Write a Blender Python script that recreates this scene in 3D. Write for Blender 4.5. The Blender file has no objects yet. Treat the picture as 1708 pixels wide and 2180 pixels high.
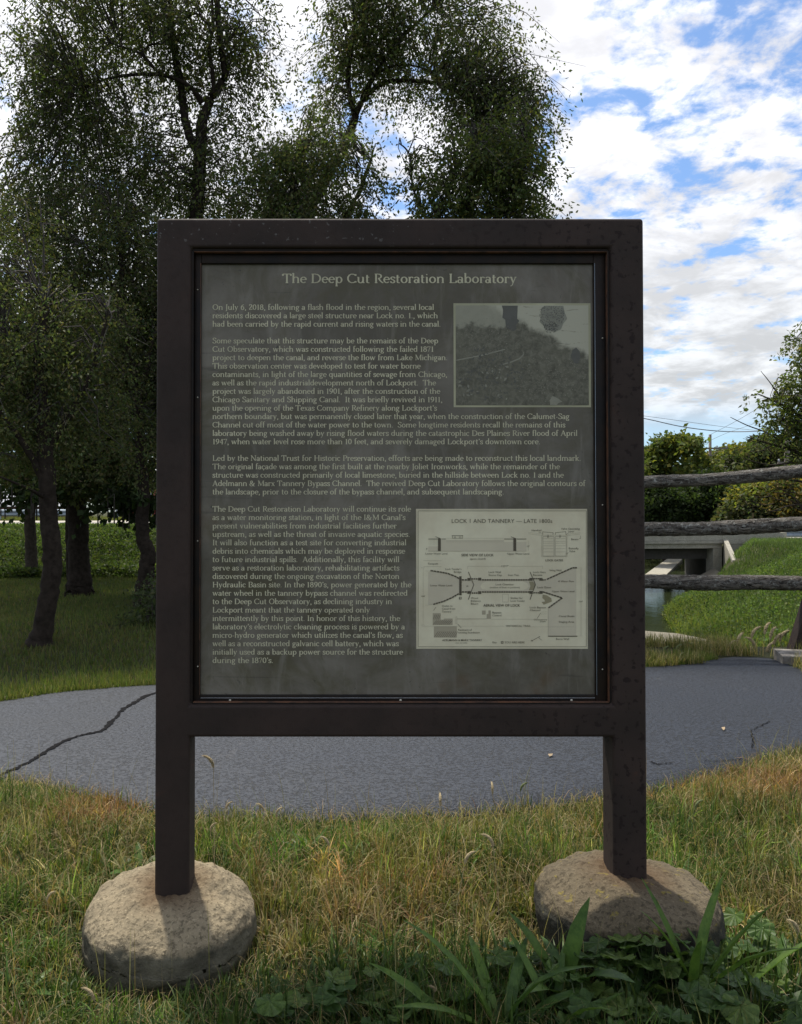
import bpy, math, random
import numpy as np
from mathutils import Vector, Matrix
rnd = random.Random(7); rng = np.random.default_rng(11)
PI = math.pi; R = math.radians
sc = bpy.context.scene
# ------------------------------------------------------------------ camera, sky, sun, exposure
F = 1700.0; CX, CY = 720.0, 1090.0; CZ = 1.33          # focal length and the level axis, in photo pixels of a 1708 x 2180 print
cam_d = bpy.data.cameras.new('camera'); cam = bpy.data.objects.new('camera', cam_d)
sc.collection.objects.link(cam); sc.camera = cam
cam.location = (0, 0, CZ); cam.rotation_euler = (R(90), 0, 0)
cam_d.sensor_fit = 'VERTICAL'; cam_d.sensor_height = 24.0; cam_d.lens = 24.0*F/2180
cam_d.shift_x = (854-CX)/2180; cam_d.shift_y = -(1090-CY)/2180
cam_d.clip_start = .05; cam_d.clip_end = 6000
SUN_EL, SUN_AZ = R(63), R(-22)                           # azimuth measured from +Y towards +X
sd = Vector((math.sin(SUN_AZ)*math.cos(SUN_EL), math.cos(SUN_AZ)*math.cos(SUN_EL), math.sin(SUN_EL)))
sun_d = bpy.data.lights.new('sun', 'SUN'); sun = bpy.data.objects.new('sun', sun_d); sc.collection.objects.link(sun)
sun_d.energy = 3.9; sun_d.angle = R(2.5); sun_d.color = (1, .93, .82)
sun.rotation_euler = sd.to_track_quat('Z', 'Y').to_euler()
sc.view_settings.view_transform = 'Standard'; sc.view_settings.look = 'None'
sc.view_settings.exposure = .52; sc.view_settings.gamma = 1; sc.view_settings.use_curve_mapping = False
sc.cycles.max_bounces = 7; sc.cycles.diffuse_bounces = 3; sc.cycles.glossy_bounces = 2; sc.cycles.transmission_bounces = 4
sc.cycles.use_denoising = True

class NT:
    """small helper to wire nodes"""
    def __init__(s, tree): s.t = tree; s.n = tree.nodes; s.n.clear()
    def a(s, typ, ins=None, **kw):
        nd = s.n.new(typ)
        for k, v in kw.items(): setattr(nd, k, v)
        for k, v in (ins or {}).items():
            i = nd.inputs[k]
            if isinstance(v, bpy.types.NodeSocket): s.t.links.new(v, i)
            else: i.default_value = v
        return nd
    def math(s, op, a, b=0.0, c=0.0, clamp=False):
        nd = s.a('ShaderNodeMath', {0: a, 1: b, 2: c}, operation=op, use_clamp=clamp); return nd.outputs[0]
    def noise(s, vec, scale, detail=4, rough=.55, dist=0):
        return s.a('ShaderNodeTexNoise', {'Vector': vec, 'Scale': scale, 'Detail': detail, 'Roughness': rough, 'Distortion': dist}).outputs['Fac']
    def ramp(s, fac, a, b, ca=(0, 0, 0, 1), cb=(1, 1, 1, 1), smooth=True):
        nd = s.a('ShaderNodeMapRange', {0: fac, 1: a, 2: b}, interpolation_type='SMOOTHSTEP' if smooth else 'LINEAR')
        return nd.outputs[0]
    def mix(s, fac, a, b, mode='MIX'):
        nd = s.a('ShaderNodeMix', data_type='RGBA', blend_type=mode)
        for i, v in ((0, fac), (6, a), (7, b)):
            if isinstance(v, bpy.types.NodeSocket): s.t.links.new(v, nd.inputs[i])
            else: nd.inputs[i].default_value = v if i == 0 else (*v[:3], 1)
        return nd.outputs[2]

w = bpy.data.worlds.new('World'); sc.world = w; w.use_nodes = True
N = NT(w.node_tree)
sky = N.a('ShaderNodeTexSky', sky_type='NISHITA', sun_disc=False, sun_elevation=SUN_EL, sun_rotation=SUN_AZ, air_density=1.0, dust_density=1.2, ozone_density=1.5)
tc = N.a('ShaderNodeTexCoord').outputs['Generated']
sx = N.a('ShaderNodeSeparateXYZ', {0: tc})
zz = N.math('ADD', N.math('MAXIMUM', sx.outputs[2], 0.0), .19)
cv = N.a('ShaderNodeCombineXYZ', {0: N.math('DIVIDE', sx.outputs[0], zz), 1: N.math('DIVIDE', sx.outputs[1], zz), 2: 12.4}).outputs[0]
n1 = N.noise(cv, .9, 2, .5)                              # large patches
n2 = N.noise(cv, 8.5, 8, .60, .25)                        # cloudlets
n3 = N.noise(cv, 19, 5, .6, .2)
dens = N.math('ADD', N.math('MULTIPLY', n1, .42), N.math('ADD', N.math('MULTIPLY', n2, .75), N.math('MULTIPLY', n3, .29)))
cover = N.ramp(N.math('ADD', dens, N.math('MULTIPLY', N.math('SUBTRACT', 1.0, N.ramp(sx.outputs[2], .12, .34)), .05)), .605, .765)
lowclear = N.ramp(sx.outputs[2], .075, .135)               # a clear band low over the horizon
cover = N.math('MULTIPLY', cover, N.math('ADD', N.math('MULTIPLY', lowclear, .93), .07))
hi = N.ramp(sx.outputs[2], .1, .42)
sdn = N.a('ShaderNodeVectorMath', {0: tc, 1: tuple(sd)}, operation='DOT_PRODUCT').outputs['Value']
glow = N.math('POWER', N.math('MAXIMUM', sdn, 0.0), 5.0)
shade = N.ramp(N.noise(cv, 5.5, 6, .6, .3), .38, .66)
cb = N.math('ADD', N.math('ADD', .60, N.math('MULTIPLY', glow, .35)), N.math('ADD', N.math('MULTIPLY', shade, .32), N.math('MULTIPLY', hi, .14)))
ccol = N.a('ShaderNodeVectorMath', {0: N.mix(hi, (.93, .965, 1.0), (.98, .985, 1.03)), 'Scale': N.math('MULTIPLY', cb, 7.1)}, operation='SCALE').outputs[0]
blue = N.mix(1.0, sky.outputs[0], (.74, .92, 1.10), 'MULTIPLY')
skyc = N.mix(cover, blue, ccol)
bg = N.a('ShaderNodeBackground', {'Color': skyc, 'Strength': .11})
N.a('ShaderNodeOutputWorld', {'Surface': bg.outputs[0]})

# ------------------------------------------------------------------ materials
def newmat(name):
    m = bpy.data.materials.new(name); m.use_nodes = True; return m, NT(m.node_tree)
def out(n, bsdf, disp=None):
    n.a('ShaderNodeOutputMaterial', {'Surface': bsdf})
def simple(name, col, rough=.6, metal=0.0, nscale=8, namt=.25, bump=.2, bscale=60, col2=None, spec=.5, coat=0.0):
    m, n = newmat(name); g = n.a('ShaderNodeTexCoord').outputs['Object']
    f = n.ramp(n.noise(g, nscale, 6, .6), .3, .7)
    c2 = col2 or tuple(c*(1-namt) for c in col)
    c = n.mix(f, c2, col)
    b = n.a('ShaderNodeBump', {'Height': n.noise(g, bscale, 6, .65), 'Strength': bump, 'Distance': .01})
    p = n.a('ShaderNodeBsdfPrincipled', {'Base Color': c, 'Roughness': rough, 'Metallic': metal, 'Normal': b.outputs[0], 'Specular IOR Level': spec, 'Coat Weight': coat})
    out(n, p.outputs[0]); return m
def leafmat(name, trans=.35, rough=.5, spec=.3, mult=1.0, vary=.0):
    """thin leaves and blades: each carries its own colour, light passes through"""
    m, n = newmat(name)
    a = n.a('ShaderNodeAttribute', attribute_name='tint').outputs['Color']
    if mult != 1: a = n.mix(1.0, a, (mult, mult, mult), 'MULTIPLY')
    if vary:
        g = n.a('ShaderNodeTexCoord').outputs['Object']; a = n.mix(n.ramp(n.noise(g, 9, 5, .7), .35, .65), n.mix(1.0, a, (.62, .68, .60), 'MULTIPLY'), n.mix(1.0, a, (1.25, 1.15, 1.0), 'MULTIPLY'))
        a = n.mix(n.math('MULTIPLY', n.ramp(n.noise(g, 4, 4, .7), .66, .74), .6), a, (.16, .12, .05))
    p = n.a('ShaderNodeBsdfPrincipled', {'Base Color': a, 'Roughness': rough, 'Specular IOR Level': spec})
    t = n.a('ShaderNodeBsdfTranslucent', {'Color': n.mix(1.0, a, (1.15, 1.25, .6), 'MULTIPLY')})
    mx = n.a('ShaderNodeMixShader', {0: trans, 1: p.outputs[0], 2: t.outputs[0]})
    out(n, mx.outputs[0]); return m
M = {}
M['leaf'] = leafmat('tree_leaf', .45, .6, .12); M['blade'] = leafmat('grass_blade', .40, .55, .22)
M['broad'] = leafmat('broad_leaf', .30, .42, .2, vary=1)
M['bark'] = simple('bark', (.038, .030, .024), .95, spec=.1, nscale=18, namt=.5, bump=.9, bscale=45)
M['bark_light'] = simple('bark_light', (.065, .053, .042), .95, spec=.1, nscale=18, namt=.45, bump=.8, bscale=50)
M['twig'] = simple('twig', (.05, .042, .034), .85)

# ground: soil, moss and worn turf
def ground_mat():
    m, n = newmat('soil_and_turf'); g = n.a('ShaderNodeTexCoord').outputs['Object']
    a = n.ramp(n.noise(g, .7, 5, .6), .35, .65); b = n.ramp(n.noise(g, 9, 8, .7), .3, .7)
    c = n.mix(a, (.030, .042, .014), (.050, .056, .020)); c = n.mix(n.math('MULTIPLY', b, .6), c, (.040, .030, .017))
    h = n.a('ShaderNodeBump', {'Height': n.noise(g, 30, 8, .7), 'Strength': .9, 'Distance': .03})
    p = n.a('ShaderNodeBsdfPrincipled', {'Base Color': c, 'Roughness': .95, 'Normal': h.outputs[0], 'Specular IOR Level': .15}); out(n, p.outputs[0]); return m
M['ground'] = ground_mat()
def asphalt():
    m, n = newmat('sealed_asphalt'); g = n.a('ShaderNodeTexCoord').outputs['Object']
    vo = n.a('ShaderNodeTexVoronoi', {'Vector': g, 'Scale': 95.0, 'Randomness': 1.0}, feature='F1').outputs['Distance']
    gs_ = n.a('ShaderNodeVectorMath', {0: g, 1: (.75, 1, 1)}, operation='MULTIPLY').outputs[0]
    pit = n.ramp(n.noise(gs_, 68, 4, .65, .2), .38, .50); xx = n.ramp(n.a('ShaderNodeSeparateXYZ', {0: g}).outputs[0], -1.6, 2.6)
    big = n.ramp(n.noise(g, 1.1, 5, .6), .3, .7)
    c = n.mix(pit, (.008, .009, .011), n.mix(big, (.011, .017, .029), (.018, .026, .042))); c = n.mix(xx, n.mix(.34, c, (.100, .105, .115)), n.mix(.30, c, (.009, .012, .018)))  # paler left, darker right: sunlit sheen and shade put into the colour
    dust = n.ramp(n.noise(g, 2.2, 7, .7, 1.2), .63, .75)
    c = n.mix(n.math('MULTIPLY', dust, .30), c, (.17, .16, .15))
    hgt = n.math('ADD', n.math('MULTIPLY', pit, .9), n.math('MULTIPLY', vo, .8))
    h = n.a('ShaderNodeBump', {'Height': hgt, 'Strength': .85, 'Distance': .005})
    ro = n.math('ADD', .60, n.math('MULTIPLY', big, .10))
    p = n.a('ShaderNodeBsdfPrincipled', {'Base Color': c, 'Roughness': ro, 'Normal': h.outputs[0], 'Specular IOR Level': .27}); out(n, p.outputs[0]); return m
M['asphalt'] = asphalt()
M['tar'] = simple('crack_filler', (.006, .006, .007), .9, bump=.3, bscale=120, spec=.1)
M['road'] = simple('old_road', (.26, .24, .215), .85, nscale=1.5, namt=.15)
M['roadedge'] = simple('road_edge', (.42, .38, .31), .85, nscale=1.5, namt=.12)
def corten():
    m, n = newmat('weathered_steel'); g = n.a('ShaderNodeTexCoord').outputs['Object']
    a = n.ramp(n.noise(g, 3.2, 6, .6), .35, .65); sp = n.noise(g, 46, 3, .5); sx_ = n.a('ShaderNodeSeparateXYZ', {0: g})
    c = n.mix(a, (.024, .0165, .0135), (.038, .0245, .020))
    side = n.ramp(sx_.outputs[0], .1, .95)
    spots = n.math('MULTIPLY', n.ramp(sp, .57, .62), n.math('ADD', .15, n.math('MULTIPLY', side, .85)))
    c = n.mix(n.math('MULTIPLY', spots, .8), c, (.012, .006, .0055))
    rust = n.ramp(n.noise(g, 7, 8, .7, .8), .60, .76)
    c = n.mix(n.math('MULTIPLY', rust, .45), c, (.085, .032, .018))
    # pale lichen specks along the top rail
    li = n.math('MULTIPLY', n.ramp(n.noise(g, 50, 3, .6), .62, .66), n.math('MULTIPLY', n.ramp(sx_.outputs[2], 2.13, 2.18), n.math('SUBTRACT', 1.0, n.ramp(sx_.outputs[0], .05, .5))))
    c = n.mix(n.math('MULTIPLY', li, .55), c, (.16, .155, .15))
    fine = n.noise(g, 260, 2, .5)
    h = n.a('ShaderNodeBump', {'Height': n.math('ADD', n.math('MULTIPLY', fine, .5), n.math('MULTIPLY', spots, -.5)), 'Strength': .35, 'Distance': .002})
    p = n.a('ShaderNodeBsdfPrincipled', {'Base Color': c, 'Roughness': n.math('ADD', .62, n.math('MULTIPLY', sp, .2)), 'Normal': h.outputs[0], 'Specular IOR Level': .28}); out(n, p.outputs[0]); return m
M['corten'] = corten()
M['bezel'] = simple('blackened_bezel', (.010, .009, .009), .5, spec=.18, nscale=14, bump=.15, col2=(.020, .013, .009))
M['rustedge'] = simple('rusty_edge', (.16, .07, .035), .7, nscale=25, col2=(.05, .03, .022))
M['screw'] = simple('screw_head', (.62, .58, .48), .35, metal=.7, nscale=60)
def panelmat():
    m, n = newmat('sign_sheet'); g = n.a('ShaderNodeTexCoord').outputs['Object']
    a = n.ramp(n.noise(g, 2.6, 7, .62, .6), .32, .68); b = n.ramp(n.noise(g, 5.5, 8, .7, 1.2), .42, .72)
    st = n.noise(n.a('ShaderNodeVectorMath', {0: g, 1: (9, 1, 1.6)}, operation='MULTIPLY').outputs[0], 2.4, 6, .65, .5)
    c = n.mix(a, (.088, .079, .060), (.195, .178, .148))
    c = n.mix(n.math('MULTIPLY', b, .75), c, (.082, .074, .038))
    c = n.mix(n.math('MULTIPLY', n.ramp(st, .5, .75), .6), c, (.23, .215, .185))
    brn = n.ramp(n.noise(g, 3.3, 4, .6), .62, .74); c = n.mix(n.math('MULTIPLY', brn, .45), c, (.125, .078, .042))
    sp = n.ramp(n.noise(g, 42, 6, .75, .4), .63, .70); c = n.mix(n.math('MULTIPLY', sp, .75), c, (.040, .040, .032))
    wv = n.noise(n.a('ShaderNodeVectorMath', {0: g, 1: (1, 1, 14)}, operation='MULTIPLY').outputs[0], 1.6, 5, .6, 1.5)
    c = n.mix(n.math('MULTIPLY', n.ramp(wv, .64, .70), .35), c, (.035, .034, .030))
    p = n.a('ShaderNodeBsdfPrincipled', {'Base Color': c, 'Roughness': n.math('ADD', .28, n.math('MULTIPLY', a, .15)), 'Specular IOR Level': .25}); out(n, p.outputs[0]); return m
M['panel'] = panelmat()
M['ink'] = simple('cream_lettering', (.62, .59, .42), .6, nscale=6, namt=.22, bump=0, spec=.2)
M['plate'] = simple('cream_plate', (.72, .68, .50), .5, nscale=7, bump=.05, bscale=12, col2=(.61, .555, .40), spec=.25)
M['plate_edge'] = simple('pale_border', (.44, .43, .29), .5, nscale=7, bump=0, spec=.25)
M['mapink'] = simple('brown_ink', (.115, .10, .07), .6, nscale=9, namt=.2, bump=0, spec=.2)
M['maplight'] = simple('faint_ink', (.40, .36, .26), .6, nscale=9, namt=.1, bump=0, spec=.2)
M['mapfill'] = simple('water_tint', (.60, .55, .41), .6, nscale=7, bump=0, spec=.2, col2=(.53, .48, .36))
M['mapkhaki'] = simple('khaki_tint', (.36, .32, .20), .6, nscale=7, bump=0, spec=.2)
def concrete(name, top, side, split=None, lichen=False, rust=False):
    m, n = newmat(name); g = n.a('ShaderNodeTexCoord').outputs['Object']
    a = n.ramp(n.noise(g, 5, 7, .65), .3, .7); fine = n.noise(g, 75, 4, .7)
    c = n.mix(a, top, tuple(v*1.32 for v in top))
    c = n.mix(n.math('MULTIPLY', n.ramp(fine, .50, .60), .7), c, tuple(v*.40 for v in top))
    c = n.mix(n.math('MULTIPLY', n.ramp(n.noise(g, 130, 2, .5), .60, .66), .5), c, tuple(min(.7, v*1.9) for v in top))
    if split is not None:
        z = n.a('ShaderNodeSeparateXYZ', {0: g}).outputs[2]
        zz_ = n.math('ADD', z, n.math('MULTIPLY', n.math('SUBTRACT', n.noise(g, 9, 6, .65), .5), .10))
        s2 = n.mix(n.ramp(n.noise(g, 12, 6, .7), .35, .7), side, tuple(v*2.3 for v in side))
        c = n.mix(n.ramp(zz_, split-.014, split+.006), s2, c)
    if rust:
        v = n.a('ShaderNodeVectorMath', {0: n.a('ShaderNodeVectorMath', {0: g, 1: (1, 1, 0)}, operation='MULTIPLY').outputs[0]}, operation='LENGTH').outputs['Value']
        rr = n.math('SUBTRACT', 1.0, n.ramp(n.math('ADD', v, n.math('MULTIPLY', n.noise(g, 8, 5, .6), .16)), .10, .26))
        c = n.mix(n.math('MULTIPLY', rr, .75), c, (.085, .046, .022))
    if lichen:
        l = n.ramp(n.noise(g, 24, 4, .6), .60, .67); c = n.mix(n.math('MULTIPLY', l, .65), c, (.20, .16, .030))
    h = n.a('ShaderNodeBump', {'Height': n.math('ADD', fine, n.math('MULTIPLY', n.noise(g, 22, 5, .6), 1.2)), 'Strength': .8, 'Distance': .008})
    p = n.a('ShaderNodeBsdfPrincipled', {'Base Color': c, 'Roughness': .92, 'Normal': h.outputs[0], 'Specular IOR Level': .2}); out(n, p.outputs[0]); return m
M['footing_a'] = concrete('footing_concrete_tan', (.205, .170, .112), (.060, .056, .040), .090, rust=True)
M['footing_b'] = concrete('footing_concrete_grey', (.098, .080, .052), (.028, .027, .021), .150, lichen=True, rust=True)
M['concrete'] = concrete('pale_concrete', (.30, .285, .235), (.1, .1, .1))
M['slab'] = concrete('old_slab', (.17, .155, .12), (.1, .1, .1))
M['dark'] = simple('shaded_bridge_concrete', (.06, .058, .052), .9)  # concrete coloured dark for the shade beneath the bridge
M['galv'] = simple('galvanised_steel', (.55, .57, .60), .45, metal=.4, nscale=3, namt=.12)
M['bluegalv'] = simple('guard_steel', (.30, .36, .42), .5, metal=.4, nscale=3)
def logmat():
    m, n = newmat('weathered_log'); g = n.a('ShaderNodeTexCoord').outputs['Object']
    s = n.a('ShaderNodeVectorMath', {0: g, 1: (1.3, 9, 9)}, operation='MULTIPLY').outputs[0]
    a = n.ramp(n.noise(s, 5, 8, .7, .6), .36, .66); li = n.ramp(n.noise(g, 26, 7, .8, .5), .525, .59)
    c = n.mix(a, (.034, .028, .023), (.29, .265, .23)); c = n.mix(n.math('MULTIPLY', li, .85), c, (.44, .44, .40))
    ck = n.ramp(n.noise(n.a('ShaderNodeVectorMath', {0: g, 1: (.6, 12, 12)}, operation='MULTIPLY').outputs[0], 4, 4, .6, .3), .60, .66)
    c = n.mix(ck, c, (.012, .010, .009))
    h = n.a('ShaderNodeBump', {'Height': n.math('SUBTRACT', n.math('ADD', a, li), n.math('MULTIPLY', ck, 1.6)), 'Strength': 1.0, 'Distance': .012})
    p = n.a('ShaderNodeBsdfPrincipled', {'Base Color': c, 'Roughness': .9, 'Normal': h.outputs[0], 'Specular IOR Level': .2}); out(n, p.outputs[0]); return m
M['log'] = logmat()
M['timber'] = simple('silvered_timber', (.27, .25, .22), .85, nscale=12, bump=.9, bscale=50, col2=(.10, .09, .075))
M['pole'] = simple('pole_wood', (.19, .165, .14), .85, nscale=5, bump=.5)
M['wire'] = simple('wire', (.10, .10, .11), .6)
M['redwall'] = simple('red_siding', (.26, .045, .035), .7, nscale=2); M['greywall'] = simple('grey_siding', (.42, .44, .48), .7, nscale=2)
M['brick'] = simple('old_brick', (.13, .07, .055), .9, nscale=3)
M['glass'] = simple('dark_window', (.03, .035, .04), .1)
def watermat():
    m, n = newmat('canal_water'); g = n.a('ShaderNodeTexCoord').outputs['Object']
    h = n.a('ShaderNodeBump', {'Height': n.noise(g, 2.5, 4, .6), 'Strength': .12, 'Distance': .05})
    p = n.a('ShaderNodeBsdfPrincipled', {'Base Color': (.018, .024, .010, 1), 'Roughness': .10, 'Specular IOR Level': .03, 'Normal': h.outputs[0], 'IOR': 1.33}); out(n, p.outputs[0]); return m
M['water'] = watermat()
def printmat():
    """flat greyscale print: a river bank, water above, dark weeds below, pale rock face top right"""
    m, n = newmat('river_bank_print'); g = n.a('ShaderNodeTexCoord').outputs['Object']
    s = n.a('ShaderNodeSeparateXYZ', {0: g}); x, z = s.outputs[0], s.outputs[2]
    wob = n.math('MULTIPLY', n.math('SUBTRACT', n.noise(g, 14, 7, .7), .5), .10)
    bank = n.ramp(n.math('ADD', z, wob), .085, .10)                      # above: pale water
    edge = n.math('ADD', z, n.math('MULTIPLY', x, .50)); rock = n.ramp(n.math('ADD', edge, wob), .088, .118)
    tx = n.ramp(n.noise(g, 55, 8, .8, .9), .35, .70)
    base = n.mix(tx, (.085, .082, .060), (.20, .195, .150))
    blot = n.ramp(n.noise(g, 13, 5, .6), .45, .65); base = n.mix(n.math('MULTIPLY', blot, .5), base, (.155, .15, .11))
    wat = n.mix(n.noise(g, 40, 6, .7), (.24, .235, .18), (.34, .335, .26)); c = n.mix(bank, base, wat)
    seam = n.ramp(n.noise(n.a('ShaderNodeVectorMath', {0: g, 1: (1.2, 1, 8)}, operation='MULTIPLY').outputs[0], 9, 5, .7, 1.4), .60, .66)
    rk = n.mix(seam, (.42, .41, .32), (.15, .145, .11)); c = n.mix(rock, c, rk)
    p = n.a('ShaderNodeBsdfPrincipled', {'Base Color': c, 'Roughness': .45, 'Specular IOR Level': .2}); out(n, p.outputs[0]); return m
M['print'] = printmat()
M['printdark'] = simple('print_dark', (.075, .075, .060), .5, nscale=40, col2=(.09, .09, .075), bump=0)
M['printmid'] = simple('print_mid', (.25, .25, .195), .5, nscale=40, bump=0)
M['printlight'] = simple('print_light', (.25, .245, .185), .5, nscale=40, bump=0)

# ------------------------------------------------------------------ mesh helpers
col = sc.collection
def tag(o, label=None, cat=None, group=None, kind=None):
    if label: o['label'] = label
    if cat: o['category'] = cat
    if group: o['group'] = group
    if kind: o['kind'] = kind
    return o
def empty(name, loc=(0, 0, 0), rot=(0, 0, 0)):
    o = bpy.data.objects.new(name, None); col.objects.link(o); o.location = loc; o.rotation_euler = rot; o.empty_display_size = .1; return o
def mesh_np(name, V, Fc, mat, parent=None, tint=None, smooth=False):
    """V n x 3, Fc m x k (k = 3 or 4) numpy"""
    V = np.asarray(V, np.float32); Fc = np.asarray(Fc, np.int32); me = bpy.data.meshes.new(name); k = Fc.shape[1]
    me.vertices.add(len(V)); me.vertices.foreach_set('co', V.ravel())
    me.loops.add(Fc.size); me.loops.foreach_set('vertex_index', Fc.ravel())
    me.polygons.add(len(Fc)); me.polygons.foreach_set('loop_start', np.arange(0, Fc.size, k, dtype=np.int32))
    me.update(calc_edges=True)
    if tint is not None:
        at = me.attributes.new('tint', 'FLOAT_COLOR', 'POINT')
        c4 = np.ones((len(V), 4), np.float32); c4[:, :3] = tint; at.data.foreach_set('color', c4.ravel())
    if smooth: me.polygons.foreach_set('use_smooth', np.ones(len(Fc), bool))
    me.materials.append(mat); o = bpy.data.objects.new(name, me); col.objects.link(o)
    if parent: o.parent = parent
    return o
class MB:
    """collects shapes, builds one mesh"""
    def __init__(s): s.v = []; s.f = []
    def add(s, vs, fs):
        b = len(s.v); s.v += [tuple(v) for v in vs]; s.f += [tuple(i+b for i in f) for f in fs]; return s
    def box(s, x0, x1, y0, y1, z0, z1, bev=0.0):
        if bev <= 0:
            return s.add([(x0,y0,z0),(x1,y0,z0),(x1,y1,z0),(x0,y1,z0),(x0,y0,z1),(x1,y0,z1),(x1,y1,z1),(x0,y1,z1)],
                  [(3,2,1,0),(4,5,6,7),(0,1,5,4),(1,2,6,5),(2,3,7,6),(3,0,4,7)])
        import bmesh
        bm = bmesh.new(); bmesh.ops.create_cube(bm, size=1)
        for v in bm.verts: v.co = ((x0+x1)/2+v.co.x*(x1-x0), (y0+y1)/2+v.co.y*(y1-y0), (z0+z1)/2+v.co.z*(z1-z0))
        bmesh.ops.bevel(bm, geom=list(bm.edges), offset=bev, segments=3, affect='EDGES', profile=.5)
        bm.verts.ensure_lookup_table(); s.add([v.co.copy() for v in bm.verts], [[v.index for v in f.verts] for f in bm.faces]); bm.free(); return s
    def poly(s, pts): return s.add(pts, [tuple(range(len(pts)))])
    def tube(s, pts, rad, seg=8, wob=0.0, seed=0, cap=True, lump=0.0):
        r_ = random.Random(seed); pts = [Vector(p) for p in pts]; n = len(pts); b = len(s.v)
        up = Vector((0, 0, 1)); ph = [r_.uniform(.8, 1.2) for _ in range(seg)]
        for i, p in enumerate(pts):
            d = (pts[min(i+1, n-1)]-pts[max(i-1, 0)]).normalized()
            a = d.cross(up if abs(d.z) < .9 else Vector((1, 0, 0))).normalized(); c = d.cross(a).normalized()
            r0 = rad[i] if hasattr(rad, '__len__') else rad
            for k in range(seg):
                t = 2*PI*k/seg; rr = r0*(1+wob*r_.uniform(-1, 1)+lump*(ph[k]-1)*2)
                s.v.append(tuple(p+a*math.cos(t)*rr+c*math.sin(t)*rr))
        for i in range(n-1):
            for k in range(seg):
                k2 = (k+1) % seg; s.f.append((b+i*seg+k, b+i*seg+k2, b+(i+1)*seg+k2, b+(i+1)*seg+k))
        if cap: s.f.append(tuple(b+k for k in reversed(range(seg)))); s.f.append(tuple(b+(n-1)*seg+k for k in range(seg)))
        return s
    def build(s, name, mat, parent=None, smooth=False):
        me = bpy.data.meshes.new(name); me.from_pydata(s.v, [], s.f); me.materials.append(mat)
        import bmesh
        bm = bmesh.new(); bm.from_mesh(me); bmesh.ops.recalc_face_normals(bm, faces=bm.faces); bm.to_mesh(me); bm.free()
        if smooth: me.polygons.foreach_set('use_smooth', [True]*len(me.polygons))
        o = bpy.data.objects.new(name, me); col.objects.link(o)
        if parent: o.parent = parent
        return o
def P(px, py, Y): return Vector(((px-CX)*Y/F, Y, CZ-(py-CY)*Y/F))
def spline(pts, n=6):
    pts = [Vector(p) for p in pts]; o = []
    for i in range(len(pts)-1):
        p0 = pts[max(i-1, 0)]; p1 = pts[i]; p2 = pts[i+1]; p3 = pts[min(i+2, len(pts)-1)]
        for k in range(n):
            t = k/n; o.append(.5*((2*p1)+(p2-p0)*t+(2*p0-5*p1+4*p2-p3)*t*t+(3*p1-3*p2+p3-p0)*t**3))
    o.append(pts[-1]); return o
def lerp_list(a, n):
    return list(np.interp(np.linspace(0, len(a)-1, n), range(len(a)), a))
_lat = np.random.default_rng(5).random((32, 32, 32))
def vnoise(p, s):
    """value noise, p n x 3"""
    q = np.asarray(p)*s+100.3; i = np.floor(q).astype(int); f = q-i; f = f*f*(3-2*f); i %= 32; j = (i+1) % 32; L = _lat
    x0, y0, z0 = i.T; x1, y1, z1 = j.T; fx, fy, fz = f.T
    a = L[x0,y0,z0]*(1-fx)+L[x1,y0,z0]*fx; b = L[x0,y1,z0]*(1-fx)+L[x1,y1,z0]*fx
    c = L[x0,y0,z1]*(1-fx)+L[x1,y0,z1]*fx; d = L[x0,y1,z1]*(1-fx)+L[x1,y1,z1]*fx
    return (a*(1-fy)+b*fy)*(1-fz)+(c*(1-fy)+d*fy)*fz
def sm(t): t = np.clip(t, 0, 1); return t*t*(3-2*t)

# ------------------------------------------------------------------ terrain
XR_Y = [4, 8, 10, 13, 16.5, 20.5, 24, 28, 36, 50, 90]; XR_X = [4.6, 5.0, 5.5, 6.2, 7.0, 8.3, 10, 12.3, 15.5, 22, 40]
WATER = -1.35
def zroad(x): return .93+(.33-.93)*sm((np.asarray(x)+3)/13.0)
def yroad(x): return 26.2+.15*np.clip(np.asarray(x), -60, 60)
def gz(x, y):
    x = np.asarray(x, float); y = np.asarray(y, float)
    crest = yroad(x)-.6; zr = zroad(x)
    nat = zr*sm((y-(crest-8.2))/8.0)
    p = np.stack([x, y, x*0], -1).reshape(-1, 3)
    bump = ((vnoise(p, .45)-.5)*.16+(vnoise(p, 1.9)-.5)*.05).reshape(x.shape)
    flat = sm((y-7.6)/2.5)
    offroad = np.clip(np.abs(y-(yroad(x)+4))-4.6, 0, 1)
    nat = nat+bump*flat*offroad-.02*(1-offroad)
    nat = nat-.022*np.exp(-((x+.5)/.45)**2-((y-2.15)/.28)**2)
    xr = np.interp(y, XR_Y, XR_X); dr = x-xr; dl = (xr-4.2)-x; d = np.maximum(dr*(.42+.36*sm((y-23)/4)*sm((dr-.9)/.8)), dl*.55)
    tr = np.where(d < 0, -1.75, WATER-.05+d)
    tr = tr + bump*1.2*(d > 0)
    lb = np.where(y < 11.2, -.20*np.clip(y-7.9, 0, 9), -.66-1.6*(y-11.2))
    tr = np.maximum(tr, lb)
    return np.where((y > 7.9) & (y < 60), np.minimum(nat, tr), nat)
def axis(spec):
    o = []
    for a, b, st in spec: o += list(np.arange(a, b, st))
    return np.array(sorted(set(np.round(o, 3))))
xs = axis([(-900, -100, 100), (-100, -20, 10), (-20, -8, 1), (-8, 20, .25), (20, 40, 1), (40, 100, 10), (100, 901, 100)])
ys = axis([(-60, -4, 8), (-4, 1, 1), (1, 12, .2), (12, 36, .25), (36, 60, 2), (60, 150, 15), (150, 1600, 200), (1600, 3001, 700)])
GX, GY = np.meshgrid(xs, ys); GZ = gz(GX, GY)
nx, ny = len(xs), len(ys); idx = np.arange(nx*ny).reshape(ny, nx)
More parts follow.
